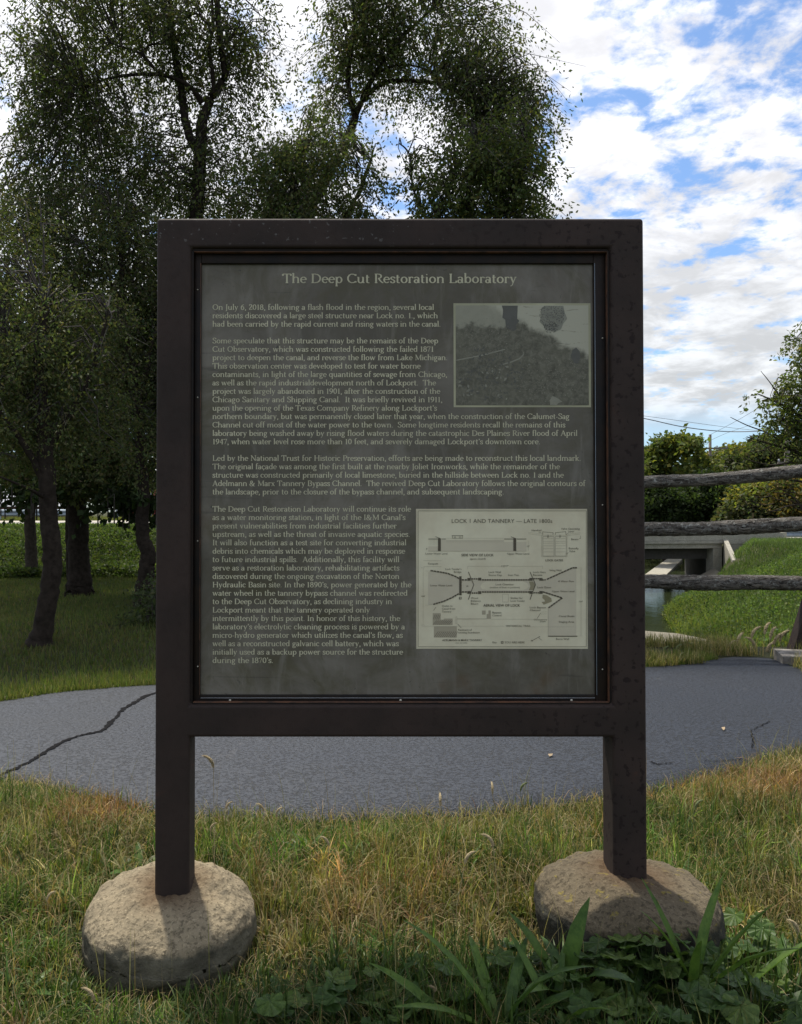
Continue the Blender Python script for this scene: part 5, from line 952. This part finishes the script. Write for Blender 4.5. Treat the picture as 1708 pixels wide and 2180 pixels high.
def near_cols(x, y, n):
    """dry straw, olive, fresh green and reddish patches by place"""
    d = v2(x, y, 1.6, 2); g = v2(x, y, 2.6, 5); e = v2(x, y, 3.1, 9)
    px = CX+x*F/np.maximum(y, .5); py = CY+CZ*F/np.maximum(y, .5)
    red = np.exp(-((x+1.02)/.20)**2-((y-3.52)/.22)**2)+np.exp(-((x-2.1)/.5)**2-((y-3.8)/.3)**2)*.7+np.exp(-((x-.10)/.35)**2-((y-2.78)/.25)**2)*.35
    fresh = .9*sm((2.42-y)/.3)*(x > -.75)+np.exp(-((x+1.7)/.25)**2-((y-3.65)/.35)**2)*.9+np.exp(-((x+.08)/.13)**2-((y-3.2)/.25)**2)*.9+sm((2.25-y-.20*(x < -.55)*1)/.35)*np.where(x < -.75, .12, .75)+np.exp(-((x-1.3)/.35)**2-((y-2.95)/.3)**2)*.75+np.exp(-((x-1.6)/.6)**2-((y-2.2)/.4)**2)*.7
    k = rng.random(n); pr_ = np.clip(red, 0, .85); pg = np.clip(fresh+.38+(g-.5)*1.5, .08, .92); ps = np.clip(.27+(d-.5)*1.9, .05, .85)
    o = PAL(OLIVE, n); m = rng.random(n) < ps; o[m] = PAL(STRAW, m.sum()); m = rng.random(n) < pg; o[m] = PAL(GREEN, m.sum()); m = rng.random(n) < pr_; o[m] = PAL(REDDY, m.sum())
    return o*(.45+.9*e[:, None])*np.exp(rng.normal(0, .30, (n, 1)))
FT = [(-.522, 2.475, .262), (.890, 2.475, .272)]
def near_pts(n, y0=1.25, y1=4.6):
    Y = np.sqrt(rng.random(n)*(y1**2-y0**2)+y0**2); X = Y*rng.uniform(-.50, .66, n); ok = Y < near_y(X)+.015
    for cx_, cy_, r in FT: ok &= (X-cx_)**2+(Y-cy_)**2 > (r*.97)**2
    return X[ok], Y[ok]
X, Y = near_pts(78000); nn_ = v2(X, Y, 3.5, 1); edge = np.clip((near_y(X)-Y)/.35, .25, 1)
near_f = np.ones(len(X))
for cx_, cy_, r in FT: dd = np.hypot(X-cx_, Y-cy_)-r; near_f = np.where((dd < .30) & (Y < cy_+.1), np.minimum(near_f, .42+.58*np.clip(dd/.30, 0, 1)), near_f)
hh = (.05+.10*nn_)*(.55+.45*edge)*rng.uniform(.45, 1.4, len(X))*near_f
grass1 = blades('verge_grass', X, Y, gz(X, Y)-.012, hh, rng.uniform(.0025, .0062, len(X)), near_cols, lean=.6, segs=3)
tag(grass1, 'rough grass of the near verge, green and straw mixed, around the footings', 'grass')
X, Y = near_pts(33000)
near_g = np.ones(len(X))
for cx_, cy_, r in FT: dd = np.hypot(X-cx_, Y-cy_)-r; near_g = np.where((dd < .32) & (Y < cy_+.1), np.minimum(near_g, .35+.65*np.clip(dd/.32, 0, 1)), near_g)
edge = np.clip((near_y(X)-Y)/.3, .3, 1)
thatch = blades('dry_grass', X, Y, gz(X, Y)+rng.uniform(.0, .05, len(X))*edge*.6*near_g, rng.uniform(.06, .18, len(X))*(.6+.4*edge)*near_g, rng.uniform(.0014, .0028, len(X)), lambda x, y, n: np.where((rng.random(n) < np.clip(np.exp(-((x+1.02)/.2)**2-((y-3.5)/.22)**2)+np.exp(-((x-2.1)/.5)**2-((y-3.8)/.3)**2)*.6, 0, .8))[:, None], PAL(REDDY, n), PAL(STRAW+OLIVE[:2], n)), lean=.35, flat=.55, segs=3)
tag(thatch, 'matted dry straw stalks lying through the near verge grass', 'dry grass')
X, Y = near_pts(1500); stems = blades('grass_stems', X, Y, np.zeros_like(X), rng.uniform(.15, .30, len(X)), .0016, STRAW+OLIVE, lean=.22, segs=4); tag(stems, 'thin seeded stems standing above the near verge grass', 'grass stems')
cx0, cy0 = near_pts(2600); per = 26; cc0 = near_cols(cx0, cy0, len(cx0)); X = np.repeat(cx0, per)+rng.normal(0, .016, len(cx0)*per); Y = np.repeat(cy0, per)+rng.normal(0, .014, len(cx0)*per)
tc_ = np.repeat(cc0*1.15, per, 0)*np.exp(rng.normal(0, .22, (len(X), 1))); th_ = np.repeat(rng.uniform(.07, .19, len(cx0)), per)
edge = np.clip((near_y(X)-Y)/.35, .3, 1); nf = np.ones(len(X))
for cx_, cy_, r in FT: dd = np.hypot(X-cx_, Y-cy_)-r; nf = np.where((dd < .30) & (Y < cy_+.1), np.minimum(nf, .4+.6*np.clip(dd/.30, 0, 1)), nf); nf = np.where(dd < 0, .0, nf)
ok = nf > .01; X, Y, th_, edge, nf, tc_ = X[ok], Y[ok], th_[ok], edge[ok], nf[ok], tc_[ok]
o = blades('grass_tussocks', X, Y, gz(X, Y)-.01, th_*rng.uniform(.5, 1.2, len(X))*edge*nf, rng.uniform(.003, .0075, len(X)), lambda x, y, n: tc_, lean=.75, segs=4); tag(o, 'tangled tussocks of longer green and yellowing grass through the near verge', 'grass')
# broad grass leaves in the shaded foreground
n = 9000; Y = rng.uniform(1.45, 2.38, n); X = Y*rng.uniform(-.50, .64, n); k = rng.random(n) < np.where(X < -.62, .10, .9)*sm((2.42-Y)/.3+.25); X, Y = X[k], Y[k]
ok = np.ones(len(X), bool)
for cx_, cy_, r in FT: ok &= ((X-cx_)**2+(Y-cy_)**2 > (r*1.03)**2) & ~((cx_ < 0) & ((X-cx_)**2+(Y-cy_)**2 < (r+.26)**2) & (Y < cy_))
X, Y = X[ok], Y[ok]; o = blades('crabgrass', X, Y, np.zeros_like(X), rng.uniform(.06, .17, len(X)), rng.uniform(.006, .014, len(X)), [(.045, .085, .022), (.06, .10, .028), (.035, .07, .02), (.075, .11, .035)], lean=.6, segs=4, mat='broad'); tag(o, 'broad dark green crabgrass blades in the shade at the front of the verge', 'crabgrass')
n = 5200; X, Y = near_pts(n); k = v2(X, Y, 2.4, 21) > .52; X, Y = X[k], Y[k]; o = blades('verge_weeds', X, Y, gz(X, Y), rng.uniform(.06, .14, len(X))*np.clip((near_y(X)-Y)/.3, .4, 1), rng.uniform(.006, .013, len(X)), [(.085, .14, .035), (.10, .17, .04), (.07, .12, .04), (.13, .16, .05)], lean=.7, segs=4, mat='broad'); tag(o, 'patches of broader green weed blades through the near verge', 'weeds')
# strip beyond the path, both sides, and lawn under the trees
def strip_pts(n, x0, x1, y0, y1):
    X = rng.uniform(x0, x1, n); Y = rng.uniform(y0, y1, n); return X, Y
def far_cols(x, y, n):
    o = PAL([(.092, .122, .034), (.072, .105, .030), (.115, .122, .040)], n); k = rng.random(n) < np.clip(.10+.5*(v2(x, y, .8, 4)-.45), .02, .5)
    o[k] = PAL([(.16, .14, .06), (.12, .11, .045)], k.sum()); return o*(.7+.6*v2(x, y, .5, 8))[:, None]
Y = np.sqrt(rng.random(90000)*(17**2-5.3**2)+5.3**2); X = rng.uniform(-.50, .06, len(Y))*Y; ok = Y > far_y(X)+.0; X, Y = X[ok], Y[ok]
H = np.where(Y < far_y(X)+.75, .085, .06)*rng.uniform(.5, 1.3, len(X)); o = blades('lawn_grass', X, Y, gz(X, Y), H, rng.uniform(.006, .013, len(X)), far_cols, lean=.5, segs=2); tag(o, 'mown lawn grass under the trees beyond the path', 'lawn')
n = 20000; X = rng.uniform(-3.5, 3.4, n); Y = far_y(X)+rng.random(n)**1.5*.5-.02; o = blades('path_edge_grass', X, Y, gz(X, Y), rng.uniform(.03, .10, n), rng.uniform(.003, .007, n), [(.16, .18, .045), (.12, .16, .04), (.21, .19, .08), (.09, .13, .03)], lean=.5, segs=2); tag(o, 'yellow-green fringe of grass along the far edge of the path', 'grass')
n = 34000; X = rng.uniform(2.3, 6.2, n); Y = far_y(X)+rng.random(n)**1.2*1.6-.05*rng.random(n)*4*v2(X, X*0, 5, 3); k = v2(X, Y, 2.2, 3) > .30; X, Y = X[k], Y[k]; H = rng.uniform(.08, .26, len(X))*np.clip(.6+(X-2.6)*.14, .5, 1.2)*np.where(Y > 8.8, .6, 1)
o = blades('bank_top_grass', X, Y, gz(X, Y), H, rng.uniform(.003, .007, len(X)), [(.34, .27, .13), (.22, .20, .08), (.14, .15, .045), (.38, .31, .17), (.10, .13, .035)], lean=.5, segs=3); tag(o, 'tall straw-coloured grass between the path and the stone slab', 'grass')
# vines on the road bank: small leaves
def cover(nm, X, Y, L, W, cols, lift, label, cat, mat='leaf', fl=.8, tone=None, zcap=9):
    n = len(X); P_ = np.stack([X, Y, gz(X, Y)+lift*rng.random(n)*(.4+1.2*v2(X, Y, 1.2, 6))], -1); P_[:, 2] = np.minimum(P_[:, 2], np.maximum(zcap-.05*rng.random(n), gz(X, Y))); D = rng.normal(0, 1, (n, 3)); D[:, 2] = np.abs(D[:, 2])*.6+.1
    T = PAL(cols, n)*(.6+.8*v2(X, Y, .8, 12))[:, None] if tone is None else PAL(cols, n)*tone[:, None]
    V, Fq, T = leaves(P_, D, L*rng.uniform(.6, 1.3, n), W*rng.uniform(.6, 1.3, n), T); o = mesh_np(nm, V, Fq, M[mat], tint=T); tag(o, label, cat, kind='stuff'); return o
n = 120000; Y = rng.uniform(15.6, 25.6, n); X = rng.uniform(-.52, .02, n)*Y; k = Y < yroad(X)-.5; X, Y = X[k], Y[k]
tn = (.45+1.0*v2(X, Y, .6, 12))*np.where(Y > yroad(X)-2.0, 1.5, 1.0)
cover('bank_vines', X, Y, .090, .055, [(.064, .095, .028), (.048, .075, .024), (.085, .110, .034)], .20, 'tangle of green vines covering the bank below the road', 'vines', tone=tn, zcap=.86)
# green bank right of the canal
n = 100000; Y = 8.2+(29.5-8.2)*rng.random(n)**.8; X = rng.uniform(.36, .70, n)*Y; xr = np.interp(Y, XR_Y, XR_X); k = (X > xr+.05) & (Y < yroad(X)+.9)& (Y < 27.9+.15*(X-13.1)) & ~((Y > 24.8) & (X < 12.7)); X, Y = X[k], Y[k]; xr = xr[k]
yel = np.clip(1-(X-xr)/1.6, 0, 1)*(Y < 22)
T_ = PAL(G_RIGHT, len(X)); k2 = rng.random(len(X)) < yel*.7; T_[k2] = PAL([(.15, .16, .04), (.12, .14, .035)], k2.sum()); T_ *= (.7+.75*v2(X, Y, .55, 7))[:, None]*1.25
o = blades('bank_grass', X, Y, gz(X, Y), rng.uniform(.06, .20, len(X))*(1+.6*yel), rng.uniform(.010, .022, len(X)), lambda x, y, n: T_, lean=.6, segs=2); tag(o, 'lush green grass on the bank between the canal and the bridge approach', 'grass')
n = 26000; Y = rng.uniform(9, 22, n); xr = np.interp(Y, XR_Y, XR_X); X = xr+rng.random(n)*6; k = X < .72*Y; X, Y = X[k], Y[k]; cover('bank_weeds', X, Y, .065, .04, G_RIGHT, .20, 'leafy low weeds along the canal side', 'weeds')
n = 9000; Y = rng.uniform(11, 27, n); xr = np.interp(Y, XR_Y, XR_X)-4.3; X = xr-rng.random(n)*2.5; o = blades('far_bank_grass', X, Y, gz(X, Y), rng.uniform(.1, .25, n), .02, G_DARK+G_MID, lean=.5, segs=2); tag(o, 'dark grass on the shaded canal side behind the sign', 'grass')
n = 14000; X = rng.uniform(4, 34, n); Y = yroad(X)+9.1+rng.random(n)*5; o = blades('roadside_grass', X, Y, gz(X, Y), rng.uniform(.2, .5, n), .05, G_DARK+G_MID, lean=.4, segs=2); tag(o, 'rough grass on the far roadside below the hedge', 'grass')
n = 16000; X = rng.uniform(-28, 4, n); Y = yroad(X)+9.1+rng.random(n)*12; o = blades('far_verge', X, Y, gz(X, Y), rng.uniform(.1, .25, n), .04, [(.12, .14, .04), (.15, .15, .05)], lean=.4, segs=2); tag(o, 'short grass beyond the road in front of the sheds', 'grass')
# litter on the asphalt and debris
def bit(px, py, L, W, c, label, nm='fallen_leaf'):
    x, y = G(px, py); z = pathz(x, y)+.006; d = rnd.uniform(0, PI); b = MB(); u = Vector((math.cos(d), math.sin(d), 0)); s = Vector((-u.y, u.x, 0)); o_ = Vector((x, y, z))
    b.add([o_-u*L, o_-u*L*.3+s*W+Vector((0, 0, .008)), o_+u*L*.5+s*W*.8+Vector((0, 0, .004)), o_+u*L, o_+u*L*.4-s*W+Vector((0, 0, .010)), o_-u*L*.4-s*W*.9+Vector((0, 0, .003))], [(0, 1, 5), (1, 2, 4, 5), (2, 3, 4)])
    m = bpy.data.materials.get('dry_leaf') or simple('dry_leaf', c, .8); tag(b.build(nm, m), label, 'leaf')
bit(1172, 2070/1.0 if False else 1620, .02, .012, (.4, .3, .18), 'tiny pale leaf on the asphalt behind the sign')
bit(1540, 1562, .035, .01, (.4, .3, .18), 'pale sliver of leaf lying on the asphalt beside the post')

# ------------------------------------------------------------------ separate plants of the verge
def leaf_mesh(nm, outline, cols, fold=.15, bend=.5, mat='broad', vein=True):
    """outline: list of (t, halfwidth) along the blade; bends down along its length"""
    vs = []; n = len(outline)
    for i, (t, w_) in enumerate(outline):
        a = bend*t; x = math.sin(a)/max(bend, 1e-3) if bend else t; z = (math.cos(a)-1)/max(bend, 1e-3)*1.0 if bend else 0
        vs += [(x, -w_, z+w_*fold), (x, 0, z), (x, w_, z+w_*fold)]
    fs = []
    for i in range(n-1): a = 3*i; fs += [(a, a+3, a+4, a+1), (a+1, a+4, a+5, a+2)]
    me = bpy.data.meshes.new(nm); me.from_pydata(vs, [], fs); at_ = me.attributes.new('tint', 'FLOAT_COLOR', 'POINT')
    c = np.ones((len(vs), 4), np.float32); c[:, :3] = cols; c[1::3, :3] *= 1.25; at_.data.foreach_set('color', c.ravel()); me.materials.append(M[mat]); me.polygons.foreach_set('use_smooth', [True]*len(me.polygons)); return me
LANCE = [(0, .012), (.12, .020), (.3, .055), (.5, .075), (.7, .066), (.88, .035), (1, .002)]
STRAP = [(0, .035), (.15, .04), (.35, .048), (.6, .046), (.8, .033), (.93, .016), (1, .001)]
lance = [leaf_mesh('leaf', LANCE, c, .35, b) for c, b in (((.060, .115, .028), .5), ((.080, .14, .036), .9), ((.052, .10, .034), 1.2))]
strap = [leaf_mesh('leaf', STRAP, c, .5, b) for c, b in (((.065, .12, .030), .4), ((.085, .15, .036), .8), ((.055, .105, .030), 1.1))]
def round_leaf(c, seed, lobes=7):
    r = random.Random(seed); n = 28; vs = [(.0, 0, 0)]; 
    for i in range(n+1):
        th = R(14)+(2*PI-R(28))*i/n+PI; rr = .5*(1+.07*math.cos(lobes*(th-PI)))*(1-.10*math.cos(th)); vs.append((.5*.45+rr*math.cos(th), rr*math.sin(th), .05*math.cos(lobes*(th-PI))+.10*rr*rr*2+r.uniform(-.01, .01)))
    fs = [(0, i, i+1) for i in range(1, n+1)]
    me = bpy.data.meshes.new('leaf'); me.from_pydata(vs, [], fs); at_ = me.attributes.new('tint', 'FLOAT_COLOR', 'POINT')
    cc = np.ones((len(vs), 4), np.float32); cc[:, :3] = c
    for i in range(1, n+2): cc[i, :3] *= 1.0+.22*math.cos(lobes*(R(14)+(2*PI-R(28))*(i-1)/n))
    at_.data.foreach_set('color', cc.ravel()); me.materials.append(M['broad']); return me
rounds = [round_leaf(c, i) for i, c in enumerate(((.055, .105, .028), (.072, .125, .034), (.045, .088, .026), (.090, .14, .040)))]
def link(me, par, loc, rot, s, nm='leaf'):
    o = bpy.data.objects.new(nm, me); col.objects.link(o); o.parent = par; o.location = loc; o.rotation_euler = rot; o.scale = (s, s, s) if not hasattr(s, '__len__') else s; return o
def rosette(px, py, n, L, kind, label, upr=.9, spread=2*PI, az0=0, grp=None, cat='weed', nm='broadleaf_plant', wid=1.0):
    x, y = G(px, py); p = empty(nm, (x, y, 0)); tag(p, label, cat, grp)
    for i in range(n):
        for q in range(14):
            az = az0+spread*(i+rnd.uniform(-.3, .3)+q*.37)/n; el = upr*rnd.uniform(.7, 1.25); s = L*rnd.uniform(.65, 1.15); hr = s*math.cos(el)*.95
            if all(math.hypot(x+math.cos(az)*hr*f-cx_, y+math.sin(az)*hr*f-cy_) > r_+.012 for f in (.15, .5, 1) for cx_, cy_, r_ in FT): break
        link(rnd.choice(kind), p, (0, 0, .0), (rnd.uniform(-.4, .4), -el, az), (s, s*wid, s))
    return p
GP = 'broad-leaved weeds in the verge'
for px, py, n, L, k, u, wd, lab in [
    (1205, 2150, 5, .30, lance, 1.35, 1.25, 'upright plantain with one tall dark blade against the front of the lichened footing'),
    (1262, 2160, 4, .17, lance, .9, 1.2, 'short plantain with a blade leaning over the lichened footing'),
    (1478, 2160, 6, .35, strap, 1.32, .8, 'tall sword-leaved plant rising in front of the lichened footing, its tips over the stone'),
    (1555, 2150, 7, .32, strap, .95, .8, 'sprawling sword-leaved plant in the corner beyond the lichened footing'),
    (1660, 2140, 6, .26, lance, .8, .9, 'arching plantain at the very edge beside the sprawling sword-leaved one'),
    (1070, 2235, 7, .36, strap, 1.15, .95, 'large sword-leaved clump with three tall blades at the middle of the near verge'),
    (990, 2230, 8, .28, strap, .85, 1.0, 'grooved broad-bladed clump fanning low at the middle of the near verge'),
    (880, 2200, 6, .22, lance, .8, 1.0, 'small plantain fan between the footings close to the front'),
    (1190, 2215, 5, .28, strap, 1.0, .9, 'leaning sword-leaved plant just in front of the lichened footing foot'),
    (1330, 2200, 5, .22, lance, .9, 1.0, 'plantain among the round scalloped leaves in front of the lichened footing'),
    (700, 2180, 7, .20, lance, .7, 1.1, 'low plantain beside the tan footing near the front'),
    (600, 2160, 6, .17, lance, .7, 1.0, 'low plantain touching the tan footing side'),
    (540, 2215, 6, .18, lance, .75, 1.0, 'low plantain just in front of the tan footing'),
    (295, 1868, 7, .17, lance, .75, 1.5, 'bluish shiny broad leaves behind the tan footing'),
    (240, 1845, 5, .12, lance, .6, 1.8, 'small round-leaved dock just behind the tan footing'),
    (655, 1835, 12, .15, strap, 1.15, 1.1, 'bright green upright tuft near the path between the posts'),
    (1000, 1850, 6, .12, strap, .9, 1.0, 'short green tuft between the posts nearer the lichened footing'),
    (1590, 1862, 9, .15, lance, .7, .9, 'light green weed in the dry grass beyond the lichened footing'),
    (1690, 1885, 7, .13, lance, .7, .9, 'light green weed at the edge of the dry grass beyond the lichened footing'),
    (1280, 1862, 5, .11, strap, .9, 1.0, 'short green tuft touching the back of the lichened footing'),
    (60, 2120, 6, .14, lance, .7, 1.0, 'small green weed in the straw beside the tan footing'),
    (1440, 1905, 6, .12, lance, .8, 1.0, 'small weed against the far side of the lichened footing')]:
    rosette(px, py, n, L, k, lab, u, grp=GP, wid=wd)
def mallow(px, py, n, rad, label, s0=.045, s1=.09, zl=.05, zh=.13):
    n = int(n*1.6); rad *= 1.2
    x, y = G(px, py); p = empty('mallow_plant', (x, y, 0)); tag(p, label, 'weed', 'round-leaved weeds in the verge')
    st = MB()
    for i in range(n):
        a = rnd.uniform(0, 2*PI); r = rad*math.sqrt(rnd.random()); q = Vector((r*math.cos(a), r*math.sin(a), rnd.uniform(zl, zh)))
        st.tube([(0, 0, 0), tuple(q*.6+Vector((0, 0, .02))), tuple(q)], .0016, 4, cap=False)
        link(rnd.choice(rounds), p, q, (rnd.uniform(-.3, .3), rnd.uniform(.0, .55), rnd.uniform(0, 2*PI)), rnd.uniform(s0, s1))
    st.build('stems', M['stem'], p)['kind'] = 'stuff'
M['stem'] = simple('green_stem', (.07, .10, .035), .6, bump=0)
for px, py, n, rad, lab in [
    (1435, 2110, 11, .10, 'mallow with scalloped round leaves right below the lichened footing'), (1490, 2070, 8, .09, 'mallow climbing against the lichened footing, between sword leaves'),
    (1410, 2185, 12, .11, 'largest patch of scalloped round leaves in the near corner under the lichened footing'), (1500, 2190, 10, .11, 'mallow patch at the foot of the tall sword-leaved plant'),
    (1180, 2165, 10, .10, 'mallow patch beside the upright plantain'), (1290, 2170, 10, .10, 'mallow patch below the short leaning plantain'),
    (1120, 2120, 7, .08, 'thin mallow patch towards the middle of the verge'), (1620, 2200, 10, .12, 'mallow patch in the corner under the sprawling sword leaves'),
    (1600, 2050, 7, .09, 'mallow patch higher up beyond the sprawling sword leaves'), (940, 2160, 8, .09, 'small mallow patch between the low plantains and the large clump'),
    (800, 2210, 9, .10, 'mallow patch at the front between the footings'), (660, 2225, 8, .09, 'small-leaved mallow patch in front of the tan footing'),
    (1345, 2230, 9, .10, 'mallow patch at the bottom edge under the plantain'), (1240, 2240, 9, .10, 'mallow patch at the bottom edge beside the leaning sword leaves')]: mallow(px, py, n, rad, lab)

mallow(1290, 2135, 9, .07, 'tall mallow hiding the foot of the lichened footing beside the short leaning plantain', zl=.09, zh=.16)
mallow(1385, 2140, 10, .08, 'tall mallow hiding the middle of the lichened footing', zl=.09, zh=.17)
mallow(1455, 2135, 9, .07, 'tall mallow at the foot of the lichened footing near the sword leaves', zl=.08, zh=.16)
# foxtails
def foxtail_meshes():
    o = []
    for sd_ in range(3):
        r = random.Random(sd_); c = spline([(0, 0, 0), (.006, 0, .02), (.020, 0, .038), (.040, 0, .046)], 8); b = MB()
        b.tube(c, lerp_list([.003, .006, .0065, .005, .002], len(c)), 7, .15, sd_)
        for i in range(150):
            k = r.randrange(len(c)-1); p = c[k]; d = Vector((r.gauss(0, 1), r.gauss(0, 1), r.gauss(0, 1))).normalized(); d = (d+(c[k+1]-p).normalized()*.8).normalized(); e = p+d*.014; s = d.cross(Vector((.3, .5, 1))).normalized()*.00035
            b.add([p-s, p+s, e], [(0, 1, 2)])
        me = bpy.data.meshes.new('seed_head'); me.from_pydata([tuple(v) for v in b.v], [], b.f); o.append(me)
    return o
FXM = foxtail_meshes()
M['fox_straw'] = simple('foxtail_straw', (.40, .32, .18), .8, bump=0); M['fox_green'] = simple('foxtail_green', (.14, .17, .06), .8, bump=0)
FXS = []; FXG = []
for me in FXM: a_ = me.copy(); a_.materials.append(M['fox_straw']); FXS.append(a_); g_ = me.copy(); g_.materials.append(M['fox_green']); FXG.append(g_)
def foxtail(px, py, Y, zb, label, green=False, s=1.0, az=None, grp='foxtail seed heads in the near verge'):
    top = P(px, py, Y); g = empty('foxtail', (top.x+rnd.uniform(-.04, .04), Y, zb)); tag(g, label, 'foxtail', grp)
    az = rnd.uniform(0, 2*PI) if az is None else az; l = top-Vector(g.location)
    MB().tube([(0, 0, 0), (l.x*.2, l.y, l.z*.5), tuple(l)], .0011*s, 4, cap=False).build('stem', M['fox_straw'] if not green else M['stem'], g)
    link(rnd.choice(FXG if green else FXS), g, l, (0, 0, az), s, 'seed_head')
for px, py, Y, lab, gr, s, az in [
    (455, 1634, 2.62, 'pale drooping foxtail standing out against the asphalt beside the post over the tan footing', 0, 1.05, PI), (482, 1722, 2.9, 'thin reddish foxtail at the path edge near the tan footing post', 0, .7, 0), (562, 1728, 2.9, 'straw foxtail at the path edge, first of a pair beside the tan footing post', 0, .8, PI), (588, 1735, 2.95, 'straw foxtail at the path edge, second of a pair further from the post', 0, .75, 0),
    (938, 1716, 2.9, 'upright bristly foxtail at the path edge midway between the posts', 0, 1.0, 1.5), (1049, 1690, 2.85, 'tall straw foxtail reaching highest over the asphalt between the posts', 0, .9, 1.5), (1108, 1684, 2.85, 'small green foxtail reaching over the asphalt beside the tall straw one', 1, .8, 0), (1050, 1802, 2.5, 'long arching straw foxtail in the middle of the verge', 0, 1.05, PI),
    (990, 1838, 2.45, 'upright straw foxtail below the long arching one', 0, 1.0, 0), (700, 1800, 2.6, 'straw foxtail in the verge behind the bright green tuft', 0, .8, PI), (448, 1768, 2.7, 'straw foxtail hard against the post over the tan footing', 0, .7, 0), (100, 1918, 2.5, 'pale foxtail in the straw beside the tan footing', 0, .8, 0),
    (200, 2130, 2.1, 'drooping foxtail low in front of the tan footing', 0, .9, PI), (935, 2125, 2.1, 'drooping foxtail over the small mallow patch', 0, .9, PI), (1150, 2055, 2.2, 'pale foxtail beside the upright plantain', 0, .8, 0), (1405, 1688, 3.1, 'thin green foxtail just beyond the far post over the asphalt', 1, .8, 0), (1480, 1722, 3.0, 'nodding green foxtail beyond the lichened footing post', 1, .9, 0), (1700, 1985, 2.3, 'brown foxtail at the edge above the sprawling sword leaves', 0, 1.0, PI)]:
    foxtail(px, py, Y, 0, lab, gr, s*.8, az)
for i, (px, py) in enumerate([(1600, 1358), (1608, 1380), (1628, 1350), (1640, 1360), (1648, 1372), (1632, 1390), (1660, 1366), (1570, 1372), (1552, 1380), (1480, 1385), (1438, 1388), (1410, 1392), (1672, 1356)]):
    x = (px-CX)*7.6/F; foxtail(px, py, 7.6, hz(x, 7.6), 'tan foxtail nodding in the tall grass between the path and the timber kerb', i > 8, 2.3 if i < 8 else 1.6, rnd.choice([0, PI, .5]), 'foxtails between the path and the canal')
